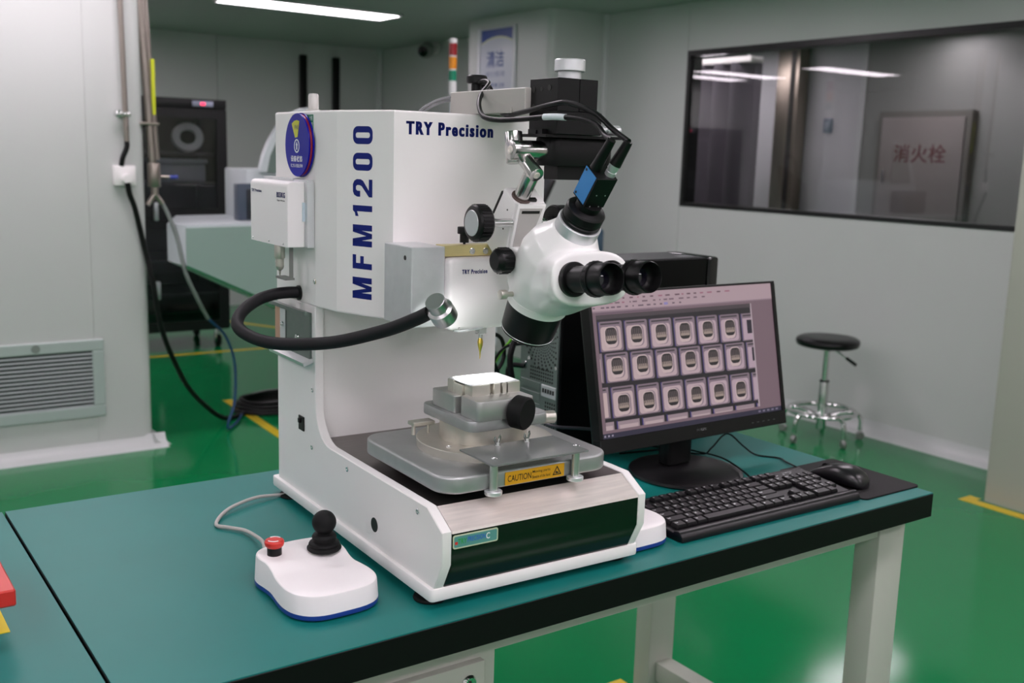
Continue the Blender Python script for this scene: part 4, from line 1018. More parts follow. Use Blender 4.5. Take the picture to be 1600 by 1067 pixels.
# seam line of the pod and eyepiece plate
for u_ in (0.149, 0.211):
    EM = fr((u_, -0.0965, 0.4545), pn_, (1, 0, 0))
    ep = obj('eyepiece_tube', G().lathe([(0, 0), (0.0228, 0), (0.0228, .007), (0.0215, .0085), (0.0178, .0085), (0.0172, .012), (0.0172, .048), (0, .048)], EM, 48), BLACKP, MC)
    obj('focus_ring', G().lathe([(0.0172, .038), (0.0205, .0385), (0.0215, .041), (0.0228, .043), (0.0228, .049), (0.0218, .051), (0.017, .051), (0.0172, .038)], EM @ Matrix.Translation((0, 0, .005)), 48, close=False), BLACKP, ep)
    g = G()
    for k in range(26):
        g.box((0.0226, -.0006, .0435), (0.0232, .0006, .0485), M=EM @ Matrix.Translation((0, 0, .005)) @ Matrix.Rotation(k / 26 * 2 * PI, 4, 'Z'))
    obj('ring_ribs', g, BLACKP, ep)
    obj('eyecup', G().lathe([(0.017, .049), (0.0202, .0495), (0.0208, .052), (0.0205, .068), (0.0202, .0755), (0.0192, .077), (0.0185, .076), (0.0178, .066), (0.0155, .060), (0.012, .057), (0.012, .056), (0.017, .049)], EM @ Matrix.Translation((0, 0, .005)), 48, close=False), BLACKP, ep)
    obj('eye_lens', G().lathe([(0, .059), (0.006, .0586), (0.0122, .0568), (0.0122, .052), (0, .052)], EM @ Matrix.Translation((0, 0, .005)), 32), mat('eye_lens', (14, 12, 26), 0.03, coat=0.6), ep)

# focus arm behind the pod
SXY = Matrix(((0, 0, 1, 0), (1, 0, 0, 0), (0, 1, 0, 0), (0, 0, 0, 1)))      # (y, s, x) -> (x, y, s)
fa = obj('focus_arm', G().prism([(0.150, 0.147), (0.116, 0.147), (0.092, 0.083), (0.085, 0.052), (0.150, 0.055)], -0.017, 0.036, 0.0015, 2, M=MSF @ SXY), SCOPEW, MC)
_p0, _p1 = ml(-0.017, 0.116, 0.147), ml(-0.017, 0.092, 0.083)
_up = (_p0 - _p1).normalized()
FAM = fr(_p0, Vector((1, 0, 0)).cross(_up), (1, 0, 0))
obj('arm_face', G().prism([(0.002, -.095), (0.044, -.095), (0.0515, -.0005), (0.0025, -.0005)], -0.001, 0.006, 0.0018, 2, M=FAM), SCOPEW, fa)
obj('arm_insert', G().prism([(0.0065, -.090), (0.026, -.090), (0.0455, -.006), (0.0065, -.006)], 0.006, 0.0066, M=FAM), mat('insert_grey', (186, 184, 180), 0.45), fa)
obj('scale_label', G().box((0.0105, -.0135, 0.0066), (0.041, -.0095, 0.0072), M=FAM), INK, fa)
obj('socket_ring', G().lathe([(0.0117, .146), (0.0145, .146), (0.0145, .149), (0.0117, .149), (0.0117, .146)], MSF @ Matrix.Translation((0, .128, 0)), 32, close=False), mat('brown_ring', (92, 76, 70), 0.4), fa)
obj('top_clip', G().box((0.002, 0.118, 0.147), (0.022, 0.125, 0.151), 0.001, 1, M=MSF), BLACKP, fa)
obj('back_clip', G().box((-0.018, 0.148, 0.10), (-0.010, 0.153, 0.14), 0.001, 1, M=MSF), BLACKP, fa)
obj('pod_bracket', G().box((-0.017, 0.035, 0.056), (0.034, 0.097, 0.085), 0.004, 2, M=MSF), SCOPEW, fa)
for x, z in ((-0.0172, 0.128), (-0.0172, 0.100), (-0.0172, 0.062)):
    obj('set_screw', G().lathe([(0, 0), (0.0014, 0), (0.0014, .0004), (0, .0004)], fr(ml(x, 0.124 - (0.128 - z) * .3, z), (-1, 0, 0)), 10), INK, fa)
ax_ = Vector((0, 0.0715, 0.516))
ck = obj('coarse_knob', G().lathe([(0, 0), (0.019, 0), (0.0235, .0015), (0.0255, .004), (0.0255, .021), (0.0235, .0235), (0.01, .024), (0.009, .026), (0, .026)], fr((0.098, ax_.y, ax_.z), (1, 0, 0)), 48), BLACKP, MC)
g = G()
for k in range(30):
    g.box((0.0250, -.0014, .0045), (0.0264, .0014, .0205), 0.0004, 1, M=fr((0.098, ax_.y, ax_.z), (1, 0, 0)) @ Matrix.Rotation(k / 30 * 2 * PI, 4, 'Z'))
obj('knob_ribs', g, BLACKP, ck)
obj('knob_cap', G().lathe([(0, -.0008), (0.0175, -.0008), (0.0182, 0), (0, .0005)], fr((0.098, ax_.y, ax_.z), (1, 0, 0)), 40), mat('cap_silver', (196, 200, 202), 0.35, 0.4), ck)
obj('knob_shaft', G().cyl((0.122, ax_.y, ax_.z), (0.164, ax_.y, ax_.z), 0.006), CHROME, MC)
obj('coarse_knob', G().lathe([(0, 0), (0.019, 0), (0.0235, .0015), (0.0255, .004), (0.0255, .021), (0.0235, .0235), (0.01, .024), (0.009, .03), (0, .03)], fr((0.258, ax_.y, ax_.z), (-1, 0, 0)), 48), BLACKP, MC)
obj('knob_shaft', G().cyl((0.215, ax_.y, ax_.z), (0.235, ax_.y, ax_.z), 0.006), CHROME, MC)

# ---------------- camera on the microscope
CM = mthing('microscope_camera', 'small black cube camera with blue side mounted on the microscope neck', 'camera', tuple(ml(0, 0, .243)))
cb = obj('camera_body', G().box((-0.015, -0.009, 0.242), (0.0175, 0.0215, 0.288), 0.0006, 1, M=MSF), BLACK, CM)
obj('blue_side', G().box((-0.0154, -0.0055, 0.2445), (-0.0149, 0.0205, 0.2872), M=MSF), mat('camera_blue', (52, 132, 200), 0.4), cb)
for y, z in ((0.017, 0.2835), (0.0165, 0.2475)):
    obj('screw', G().lathe([(0, 0), (0.0018, 0), (0.0018, .0004), (0, .0004)], fr(ml(-0.0154, y, z), (-1, 0, 0)), 12), INK, cb)
for x, z in ((-0.006, 0.244), (0.008, 0.244), (-0.004, 0.262), (0.010, 0.262)):
    obj('pin', G().lathe([(0, 0), (0.0009, 0), (0.0009, .0003), (0, .0003)], fr(ml(x, -0.009, z), (0, -0.804, -0.594)), 10), ALU, cb)
obj('silver_socket', G().lathe([(0, .288), (0.0072, .288), (0.0072, .294), (0.0062, .2945), (0.0062, .297), (0.0072, .2975), (0.0072, .305), (0.0065, .306), (0, .306)], MSF @ Matrix.Translation((0.010, 0.001, 0)), 28), ALU, CM)
obj('port_frame', G().box((-0.012, 0.006, 0.288), (-0.002, 0.0185, 0.2895), M=MSF), CHROME, CM)

def ctube(name, label, pts, r, plug_pts, plug_r):
    t = mthing(name, label, 'cable', tuple(pts[-1]))
    obj('cord', G().tube(pts, r, 12, 8), mat('cable_black', (14, 14, 15), 0.36, spec=0.25), t)
    obj('plug', G().tube(plug_pts, plug_r, 16, 6), BLACKP, t)
    return t
eA = ml(-0.007, 0.012, .289); eA2 = ml(-0.006, 0.010, .335)
eB = ml(0.010, 0.001, .304); eB2 = ml(0.016, 0.004, .338)
cA = ctube('camera_cable', 'black camera cable without label looping over the black block', [(0.222, 0.262, 0.722), (0.224, 0.245, 0.7225), (0.218, 0.228, 0.7165), (0.188, 0.2, 0.699), (0.166, 0.17, 0.681), (0.156, 0.14, 0.664), (0.161, 0.11, 0.659), (0.172, 0.07, 0.660), (0.183, 0.01, 0.663), (0.189, -0.045, 0.660), (0.191, -0.08, 0.652), (0.186, -0.105, 0.638), tuple(eA2)], 0.0037, [tuple(eA), tuple(eA.lerp(eA2, .5)), tuple(eA2)], lambda k: 0.0078 - 0.0022 * k)
cB = ctube('camera_cable', 'black camera cable with white printed sleeve in front of the black block', [(0.230, 0.262, 0.716), (0.228, 0.24, 0.713), (0.221, 0.22, 0.699), (0.207, 0.18, 0.678), (0.196, 0.14, 0.668), (0.190, 0.09, 0.671), (0.187, 0.012, 0.680), (0.191, -0.02, 0.681), (0.196, -0.07, 0.667), (0.199, -0.105, 0.646), tuple(eB2)], 0.0037, [tuple(eB), tuple(eB.lerp(eB2, .5)), tuple(eB2)], lambda k: 0.0082 - 0.0025 * k)
sl = obj('label_sleeve', G().tube([(0.1795, 0.022, 0.6628), (0.1838, 0.005, 0.6632), (0.187, -0.018, 0.6622)], 0.0045, 14, 8), mat('sleeve_white', (212, 222, 226), 0.4), cA)
cA['label'] = 'black camera cable with white printed sleeve in front of the black block'
cB['label'] = 'unlabelled black camera cable arching highest over the black block'

# ================================================================== MONITOR
tl = math.radians(12)
MON = wthing('monitor', 'black desktop monitor showing rows of chip images at the right of the tester', 'monitor', (-0.335, 0.34, 0))
MM = Matrix(((1, 0, 0, -0.571), (0, math.sin(tl), -math.cos(tl), 0.31), (0, math.cos(tl), math.sin(tl), 0.075), (0, 0, 0, 1)))
MW_, MH_ = 0.505, 0.300
BZ = mat('bezel_black', (12, 12, 13), 0.35, spec=0.3)
g = G()
g.box((0, 0, -0.022), (MW_, 0.028, 0.0), 0.0012, 1, M=MM).box((0, MH_ - .0045, -0.022), (MW_, MH_, 0.0), 0.0008, 1, M=MM)
g.box((0, 0.028, -0.022), (0.008, MH_ - .0045, 0.0), M=MM).box((MW_ - .009, 0.028, -0.022), (MW_, MH_ - .0045, 0.0), M=MM)
bz = obj('bezel', g, BZ, MON)
obj('rear_shell', G().box((0.002, 0.002, -0.030), (MW_ - .002, MH_ - .002, -0.006), 0.004, 2, M=MM).box((0.14, 0.05, -0.052), (0.37, 0.22, -0.028), 0.012, 3, M=MM), BZ, MON)
text('brand_lettering', 'PHILIPS', 0.01, MM @ Matrix.Translation((0.2575, 0.0165, 0)), mat('logo_silver', (190, 192, 196), 0.3), bz, fit=(0.026, 0.0048), bold=0.02)
obj('logo_tab', G().box((0.242, 0.008, -.004), (0.273, 0.022, 0.0002), 0.0001, 1, M=MM), BZ, bz)
for k in range(5):
    obj('button', G().box((0.40 + k * .016, 0.0115, -.001), (0.406 + k * .016, 0.0125, 0.0003), M=MM), mat('button_grey', (96, 96, 100), 0.4), bz)
# the picture on the screen: flat emissive patches with one colour attribute
sb = bmesh.new()
scol = sb.faces.layers.float_vector.new('patch')
def quad(pts, c, z):
    f = sb.faces.new([sb.verts.new(MM @ Vector((x, y, z))) for x, y in pts])
    f[scol] = s2l(tuple(v / 255 for v in c))
    return f
def rect(x0, x1, y0, y1, c, z): quad([(x0, y0), (x1, y0), (x1, y1), (x0, y1)], c, z)
SX0, SX1, SY0, SY1 = 0.008, MW_ - .009, 0.028, MH_ - .0045
rect(SX0, SX1, SY0, SY1, (118, 96, 106), -0.0030)
rect(SX0, SX1, 0.262, SY1, (172, 148, 156), -0.0029)
rect(SX0, SX1, 0.2615, 0.264, (140, 118, 130), -0.0028)
rect(SX0, SX1, SY0, SY0 + .0095, (40, 36, 58), -0.0029)
for k, x in enumerate((0.013, 0.022, 0.031)): rect(x, x + .004, SY0 + .003, SY0 + .0065, (150, 140, 160), -0.0028)
for k in range(5): rect(SX1 - .07 + k * .013, SX1 - .063 + k * .013, SY0 + .003, SY0 + .0065, (120, 112, 134), -0.0028)
rnd = random.Random(3)
for row, (yy, c) in enumerate(((0.284, (98, 70, 84)), (0.276, (110, 86, 100)), (0.268, (100, 80, 96)))):
    x = 0.012
    while x < 0.36 - row * .06:
        wd = rnd.uniform(.003, .014)
        rect(x, x + wd, yy, yy + .0028, c if rnd.random() < .75 else (150, 96, 116), -0.0028)
        x += wd + rnd.uniform(.004, .014)
rect(0.19, 0.20, 0.267, 0.272, (140, 130, 180), -0.0027)
rect(0.018, 0.16, 0.2575, 0.2605, (104, 84, 98), -0.0028)
PXa, PXb, PYa, PYb = 0.018, 0.428, 0.043, 0.2565
rect(PXa, PXb, PYa, PYb, (30, 25, 32), -0.0027)
rect(PXb, PXb + .004, PYa, PYb, (176, 158, 166), -0.0027)
def clipr(x0, x1, y0, y1, c, z, sk=0.0):
    x0, x1 = max(x0, PXa), min(x1, PXb); y0, y1 = max(y0, PYa), min(y1, PYb)
    if x1 - x0 > .0005 and y1 - y0 > .0005: rect(x0, x1, y0, y1, c, z)
def rp(x0, x1, y0, y1, r, c, z):
    if x0 < PXa or x1 > PXb: clipr(x0, x1, y0, y1, c, z); return
    quad(rrect(x0, x1, y0, y1, r, 3), c, z)
rows = ((0.0500, 0.216, 0.244, 0.188), (0.0582, 0.159, 0.1845, 0.130), (0.0660, 0.089, 0.1215, 0.064))
for ri, (x0, yc, yt, yb) in enumerate(rows):
    for k in range(-1, 7):
        cx = x0 + 0.0628 * k
        dy = -0.0012 * k
        a, b = cx - 0.0275, cx + 0.0285
        tint = (190 - 2 * k, 166 - 2 * k, 168)
        clipr(a - .0015, a + .001, yb + dy, yt + dy, (60, 50, 120), -0.0026)
        rp(a, b, yb + dy, yt + dy, .004, (128, 110, 122), -0.0025)
        rp(a + .003, b - .0045, yb + dy + .002, yt + dy - .010, .006, tint, -0.0024)
        clipr(a + .004, b - .006, yt + dy - .006, yt + dy - .003, (58, 50, 56), -0.0023)
        if cx - .016 > PXa and cx + .018 < PXb:
            quad(rrect(cx - .0145, cx + .0185, yc + dy - .022, yc + dy + .019, .011, 4), (138, 120, 132), -0.0023)
            quad(rrect(cx - .0160, cx + .0150, yc + dy - .021, yc + dy + .018, .010, 4), (198, 175, 176), -0.0022)
            quad(rrect(cx - .0138, cx + .0138, yc + dy - .0150, yc + dy + .0160, .009, 4), (36, 31, 35), -0.0021)
            quad(rrect(cx - .0122, cx + .0122, yc + dy - .0085, yc + dy + .001, .001, 1), (156, 138, 130), -0.0020)
            for q in range(5): rect(cx - .0108 + q * .0048, cx - .0084 + q * .0048, yc + dy - .004, yc + dy + .0125, (92, 80, 82), -0.0019)
        elif cx + .018 >= PXb:
            clipr(cx - .013, cx + .02, yc + dy - .0135, yc + dy + .0145, (36, 30, 44), -0.0022)
    clipr(PXa, PXb, yb - .006, yb - .002, (30, 25, 32), -0.0026)
for k in range(-1, 7):                       # tops of a further row cut by the lower edge
    cx = 0.0735 + 0.0628 * k
    clipr(cx - .0285, cx - .026, PYa, 0.0585 - .0012 * k, (60, 50, 120), -0.0024)
    clipr(cx - .026, cx + .0275, PYa, 0.0570 - .0012 * k, (150, 130, 138), -0.0023)
    clipr(cx - .022, cx + .0240, PYa, 0.0500 - .0012 * k, (182, 160, 164), -0.0022)
rect(PXa, PXb, PYb - .008, PYb, (70, 60, 66), -0.0020)
sme = bpy.data.meshes.new('screen_picture')
fc = [f[scol].copy() for f in sb.faces]
sb.to_mesh(sme); sb.free()
at = sme.color_attributes.new('patch_colour', 'FLOAT_COLOR', 'CORNER')
for p in sme.polygons:
    for li in p.loop_indices: at.data[li].color = (*fc[p.index], 1)
smt = bpy.data.materials.new('screen_glow'); smt.use_nodes = True
nt = smt.node_tree; bb = nt.nodes['Principled BSDF']
an = nt.nodes.new('ShaderNodeVertexColor'); an.layer_name = 'patch_colour'
bb.inputs['Base Color'].default_value = (0.01, 0.01, 0.01, 1); bb.inputs['Roughness'].default_value = 0.35
nt.links.new(an.outputs[0], bb.inputs['Emission Color']); bb.inputs['Emission Strength'].default_value = 0.85
sme.materials.append(smt)
if 'patch' in sme.attributes: sme.attributes.remove(sme.attributes['patch'])
link(bpy.data.objects.new('screen', sme), MON)
obj('stand_neck', G().box((-0.368, 0.345, 0.012), (-0.302, 0.378, 0.15), 0.008, 3).box((-0.375, 0.335, 0.10), (-0.295, 0.375, 0.13), 0.008, 3), BLACKP, MON)
obj('stand_base', G().lathe([(0, 0), (0.108, 0), (0.113, .004), (0.112, .009), (0.10, .0125), (0, .014)], Matrix.Translation((-0.337, 0.327, 0)), 72), mat('base_black', (22, 21, 23), 0.32), MON)

# ================================================================== PC TOWER
PC = wthing('computer_tower', 'black computer tower with perforated grey back standing behind the monitor', 'computer', (-0.27, 0.64, 0))
px0, px1, py0, py1, pz0, pz1 = -0.49, -0.05, 0.55, 0.690, 0.012, 0.40
obj('case', G().box((px0 + .004, py0, pz0), (px1 - .035, py1, pz1), 0.002, 1), mat('case_black', (7, 7, 8), 0.4, spec=0.15), PC)
obj('front_bezel', G().box((px1 - .034, py0 - .002, pz0 - .004), (px1, py1 + .002, pz1 + .002), 0.006, 2), GLOSSB, PC)
obj('top_panel', G().box((px0 + .01, py0 + .006, pz1), (px1 - .04, py1 - .006, pz1 + .0015)), mat('case_top', (44, 46, 48), 0.45), PC)
obj('silver_badge', G().box((px1 - .09, py0 + .03, pz1 + .0015), (px1 - .045, py0 + .05, pz1 + .002)), mat('badge_silver', (150, 152, 156), 0.3, 0.6), PC)
RG = mat('rear_grey', (126, 138, 134), 0.42, 0.4)
rp_ = obj('rear_panel', G().box((px0, py0 + .006, pz0 + .004), (px0 + .005, py1 - .004, pz1 - .004)), RG, PC)
YZ = lambda: Matrix(((0, 0, -1, px0), (1, 0, 0, 0), (0, 1, 0, 0), (0, 0, 0, 1)))
g = G()
fcy, fcz = 0.606, 0.237
rr_ = 0.0175
ringi = 0
while rr_ < 0.064:
    n = 26
    hr = 0.0011 + (rr_ - .0175) * 0.042
    for k in range(n):
        a = 2 * PI * (k + 0.5 * (ringi % 2) + 0.28 * ringi) / n
        y, z = fcy + rr_ * math.cos(a), fcz + rr_ * math.sin(a)
        if py0 + .01 < y < py1 - .01:
            g.prism([(y + hr * math.cos(q / 8 * 2 * PI), z + hr * math.sin(q / 8 * 2 * PI)) for q in range(8)], 0, .0003, M=YZ())
    rr_ += 0.0052 + ringi * .0004; ringi += 1
fh = obj('fan_holes', g, INK, rp_); fh['kind'] = 'stuff'
g = G()
for i in range(11):
    for k in range(4):
        y, z = 0.572 + i * .0075, 0.151 + k * .0075
        g.prism([(y - .0022, z - .0022), (y + .0022, z - .0022), (y + .0022, z + .0022), (y - .0022, z + .0022)], 0, .0003, M=YZ())
for i in range(5):
    for k in range(11):
        y, z = 0.562 + i * .0075, 0.024 + k * .0082
        g.prism([(y - .0022, z - .0025), (y + .0022, z - .0025), (y + .0022, z + .0025), (y - .0022, z + .0025)], 0, .0003, M=YZ())
vh = obj('vent_holes', g, INK, rp_); vh['kind'] = 'stuff'
obj('slot_cover', G().box((px0 - .003, 0.556, 0.118), (px0 + .001, 0.606, 0.143), 0.001, 1), mat('slot_white', (190, 196, 196), 0.4), rp_)
g = G()
for k in range(5): g.box((px0 - .0034, 0.561 + k * .0085, 0.127), (px0 - .003, 0.567 + k * .0085, 0.136))
obj('slot_print', g, INK, rp_)
for z in (0.128, 0.105, 0.082, 0.058):
    obj('slot_bar', G().box((px0 - .002, 0.612, z), (px0 + .001, 0.68, z + .016), 0.0008, 1), RG, rp_)
for y, z in ((0.565, 0.318), (0.561, 0.184), (0.655, 0.190), (0.668, 0.178)):
    screw((px0, y, z), (-1, 0, 0), 0.0045, rp_)
for x in (px0 + .04, px1 - .06):
    for y in (py0 + .02, py1 - .02):
        obj('foot', G().cyl((x, y, 0), (x, y, pz0), 0.011), RUBBER, PC)
obj('monitor_lead', G().tube([(px0 - .004, 0.585, 0.075), (-0.512, 0.56, 0.072), (-0.50, 0.535, 0.068), (-0.46, 0.52, 0.064), (-0.42, 0.50, 0.06), (-0.39, 0.42, 0.07)], 0.0035), mat('lead_grey', (70, 70, 76), 0.4), PC)
# cable tangle behind the tester
for i, (lab, pts, r) in enumerate((
    ('black cable looping widest in the tangle behind the tester column', [(-0.494, 0.665, 0.10), (-0.53, 0.70, 0.14), (-0.575, 0.71, 0.20), (-0.56, 0.72, 0.235), (-0.52, 0.72, 0.225), (-0.515, 0.715, 0.18), (-0.55, 0.71, 0.14), (-0.60, 0.70, 0.10), (-0.66, 0.69, 0.02), (-0.69, 0.69, 0.005)], 0.0045),
    ('thin black cable making a small loop near the tester column edge', [(-0.494, 0.665, 0.22), (-0.53, 0.69, 0.21), (-0.55, 0.70, 0.175), (-0.535, 0.70, 0.15), (-0.56, 0.69, 0.19), (-0.575, 0.69, 0.23), (-0.60, 0.68, 0.15), (-0.62, 0.68, 0.005)], 0.0032),
    ('thick black cable hanging down beside the grey computer back', [(-0.492, 0.66, 0.235), (-0.52, 0.66, 0.235), (-0.54, 0.655, 0.19), (-0.53, 0.65, 0.11), (-0.545, 0.64, 0.008), (-0.60, 0.62, 0.008)], 0.0065),
    ('black power lead dropping straight from the computer back to the bench', [(-0.492, 0.670, 0.17), (-0.515, 0.690, 0.168), (-0.52, 0.69, 0.13), (-0.515, 0.685, 0.05), (-0.53, 0.67, 0.007), (-0.59, 0.655, 0.007)], 0.0055))):
    o = tag(obj('cable', G().tube(pts, r, 8, 6), MATS['cable_black']), lab, 'cable', None); o.location = (0, 0, TZ)
o = tag(obj('network_cable', G().tube([(-0.492, 0.668, 0.256), (-0.500, 0.680, 0.246), (-0.520, 0.70, 0.210), (-0.545, 0.70, 0.180), (-0.60, 0.695, 0.10), (-0.66, 0.69, 0.006)], 0.003, 8, 6), mat('cable_green', (112, 190, 50), 0.4)), 'bright green cable slanting behind the tester', 'cable'); o.location = (0, 0, TZ)

# ================================================================== KEYBOARD
KB = thing('keyboard', 'black full-size keyboard with white legends at the front of the monitor', 'keyboard', (-0.389, 0.121, TZ), math.radians(-0.8))
KW, KD = 0.448, 0.150
KBM = mat('keyboard_black', (17, 16, 19), 0.36, spec=0.35)
prof = [(-KD / 2 + .001, 0.001), (-KD / 2, 0.004), (-KD / 2 + .001, 0.0085), (-KD / 2 + .003, 0.0125), (-KD / 2 + .0065, 0.0155), (-KD / 2 + .011, 0.0172), (-KD / 2 + .016, 0.0172), (-KD / 2 + .021, 0.0155), (-KD / 2 + .0235, 0.0125), (KD / 2 - .008, 0.0235), (KD / 2 - .006, 0.0255), (KD / 2 - .001, 0.025), (KD / 2, 0.020), (KD / 2, 0.003), (KD / 2 - .01, 0.0), (-KD / 2 + .01, 0.0)]
YZX = Matrix(((0, 0, 1, 0), (1, 0, 0, 0), (0, 1, 0, 0), (0, 0, 0, 1)))
obj('base', G().prism(prof, -KW / 2, KW / 2, 0.0009, 1, M=YZX), KBM, KB)
U = 0.0187
sl_ = math.atan2(0.011, KD - .032)
keyrows = [
  (5.35, [(0, 1, 'Esc'), *[(2 + i, 1, 'F%d' % (i + 1)) for i in range(4)], *[(6.5 + i, 1, 'F%d' % (i + 5)) for i in range(4)], *[(11 + i, 1, 'F%d' % (i + 9)) for i in range(4)], *[(15.3 + i, 1, s) for i, s in enumerate(('Prt', 'Scr', 'Pau'))]]),
  (4.0, [*[(i, 1, s) for i, s in enumerate('`1234567890-=')], (13, 2, 'Back'), *[(15.3 + i, 1, s) for i, s in enumerate(('Ins', 'Hom', 'PgU'))], *[(18.6 + i, 1, s) for i, s in enumerate(('Num', '/', '*', '-'))]]),
  (3.0, [(0, 1.5, 'Tab'), *[(1.5 + i, 1, s) for i, s in enumerate('QWERTYUIOP[]')], (13.5, 1.5, '\\'), *[(15.3 + i, 1, s) for i, s in enumerate(('Del', 'End', 'PgD'))], *[(18.6 + i, 1, s) for i, s in enumerate('789')], (21.6, 1, '+')]),
  (2.0, [(0, 1.75, 'Caps'), *[(1.75 + i, 1, s) for i, s in enumerate("ASDFGHJKL;'")], (12.75, 2.25, 'Enter'), *[(18.6 + i, 1, s) for i, s in enumerate('456')]]),
  (1.0, [(0, 2.25, 'Shift'), *[(2.25 + i, 1, s) for i, s in enumerate('ZXCVBNM,./')], (12.25, 2.75, 'Shift'), (16.3, 1, '^'), *[(18.6 + i, 1, s) for i, s in enumerate('123')], (21.6, 1, 'Ent')]),
  (0.0, [(0, 1.25, 'Ctrl'), (1.25, 1.25, '#'), (2.5, 1.25, 'Alt'), (3.75, 6.25, ''), (10, 1.25, 'Alt'), (11.25, 1.25, '#'), (12.5, 1.25, '='), (13.75, 1.25, 'Ctrl'), *[(15.3 + i, 1, s) for i, s in enumerate('<v>')], (18.6, 2, '0'), (20.6, 1, '.')])]
keymesh = {}
legend = G(); lcache = {}
KT = 22.6 * U
slope = Matrix.Rotation(sl_, 4, 'X')
for ry, keys in keyrows:
    yb_ = -KD / 2 + .0265 + ry * U * 0.965
    zb = 0.0135 + (yb_ + KD / 2 - .024) * math.tan(sl_)
    for kx, kw, s in keys:
        if kw not in keymesh:
            g = G()
            a, b = kw * U - .0012, U * .965 - .0012
            g.loft([[(-a / 2, -b / 2, 0), (a / 2, -b / 2, 0), (a / 2, b / 2, 0), (-a / 2, b / 2, 0)], [(-a / 2 + .0006, -b / 2 + .0006, .004), (a / 2 - .0006, -b / 2 + .0006, .004), (a / 2 - .0006, b / 2 - .0006, .004), (-a / 2 + .0006, b / 2 - .0006, .004)], [(-a / 2 + .0022, -b / 2 + .002, .0068), (a / 2 - .0022, -b / 2 + .002, .0068), (a / 2 - .0022, b / 2 - .0012, .0068), (-a / 2 + .0022, b / 2 - .0012, .0068)]])
            k0 = obj('key', g, KBM, KB, sharp=0.9)
            keymesh[kw] = k0.data
            k = k0
        else:
            k = bpy.data.objects.new('key', keymesh[kw]); COL.objects.link(k); k.parent = KB
        cx = -KT / 2 + (kx + kw / 2) * U
        k.location = (cx, yb_ + U * .48, zb + .0005)
        k.rotation_euler = (sl_, 0, 0)
        if s:
            if s not in lcache:
                me = text_mesh(s, 0.0062 if len(s) == 1 else 0.0038, 0.00012, 1, 1, 0.0, 'LEFT')
                lcache[s] = me
            t_ = bmesh.new(); t_.from_mesh(lcache[s])
            legend._merge(t_, Matrix.Translation((cx, yb_ + U * .48, zb + .0005)) @ slope @ Matrix.Translation((-kw * U / 2 + .0042, .0022 if len(s) > 1 else .0015, .0070)))
lo = obj('key_legends', legend, WHT, KB); lo['kind'] = 'stuff'
text('brand_lettering', 'Logitech', 0.006, Matrix.Translation((KW / 2 - .048, KD / 2 - .0135, 0.0238)) @ slope, WHT, KB, fit=(0.026, 0.0042))
g = G()
for s in ((18.75, 5.7), (19.75, 5.7), (20.75, 5.7)):
    g.box((-KT / 2 + s[0] * U, -KD / 2 + .0265 + s[1] * U * .965, 0.0235), (-KT / 2 + s[0] * U + .004, -KD / 2 + .0265 + s[1] * U * .965 + .001, 0.0242))
obj('status_marks', g, WHT, KB)
obj('cord', G().tube([(0.105, KD / 2 - .004, 0.012), (0.104, KD / 2 + .006, 0.0075), (0.115, KD / 2 + .03, 0.0165), (0.152, KD / 2 + .128, 0.0172), (0.166, KD / 2 + .21, 0.0085), (0.15, KD / 2 + .27, 0.003), (0.02, KD / 2 + .30, 0.003)], 0.0018), MATS['cable_black'], KB)

# ================================================================== MOUSE AND PAD
PDT = wthing('mouse_pad', 'black rectangular mouse pad at the right end of the bench', 'mouse pad', (-0.075, 0.14, 0))
obj('fabric', G().prism(rrect(-0.160, 0.011, 0.037, 0.246, 0.011, 5), 0.0012, 0.003, 0.0005, 1), mat('pad_fabric', (24, 22, 24), 0.8, noise=0.15, scale=300), PDT)
obj('rubber_base', G().prism(rrect(-0.1605, 0.0115, 0.0365, 0.2465, 0.0115, 5), 0.0, 0.0012), RUBBER, PDT)
MS = thing('computer_mouse', 'black wired mouse resting on the mouse pad', 'mouse', (-0.116, 0.131, TZ + .003), math.radians(8))
secs = []
MZ = [(-.057, .012, .012), (-.053, .021, .021), (-.043, .0275, .0305), (-.025, .0305, .0375), (-.005, .0300, .0385), (.015, .0285, .034), (.033, .0280, .026), (.047, .0270, .0185), (.054, .024, .0135), (.057, .019, .009)]
for y, hw, h in MZ:
    s_ = []
    for k in range(28):
        a = 2 * PI * k / 28
        c, s2 = math.cos(a), math.sin(a)
        x = hw * math.copysign(abs(c) ** 0.75, c)
        z = h * 0.42 + (h * .58 if s2 > 0 else h * .42) * math.copysign(abs(s2) ** 0.85, s2)
        s_.append((x, y, max(z, 0.0004)))
    secs.append(s_)
obj('body', G().loft(secs), mat('mouse_black', (20, 19, 22), 0.3), MS, sharp=1.2)
obj('wheel', G().cyl((-.003, .030, .0245), (.003, .030, .0245), 0.0075, bev=.001), RUBBER, MS)
obj('button_gap', G().tube([(0, .022, .0318), (0, .036, .0252), (0, .050, .0170), (0, .056, .011)], 0.0006, 6, raw=True), INK, MS)
obj('logo', G().prism(rrect(-.006, .006, -.035, -.030, .002, 3), .0, .0006, M=Matrix.Translation((0, 0, .0345)) @ Matrix.Rotation(.36, 4, 'X') @ Matrix.Translation((0, 0.0, .0105))), mat('logo_grey', (150, 146, 160), 0.3), MS)
cm = [(-0.1235, 0.187, 0.0095), (-0.124, 0.202, 0.006), (-0.116, 0.235, 0.006), (-0.100, 0.275, 0.0035), (-0.088, 0.305, 0.0025), (-0.113, 0.345, 0.003), (-0.130, 0.365, 0.018), (-0.160, 0.377, 0.045), (-0.178, 0.383, 0.044), (-0.2, 0.392, 0.018), (-0.215, 0.410, 0.0025), (-0.26, 0.50, 0.0025), (-0.30, 0.545, 0.0025)]
inv = (Matrix.Translation((-0.116, 0.131, .003)) @ Matrix.Rotation(math.radians(8), 4, 'Z')).inverted()
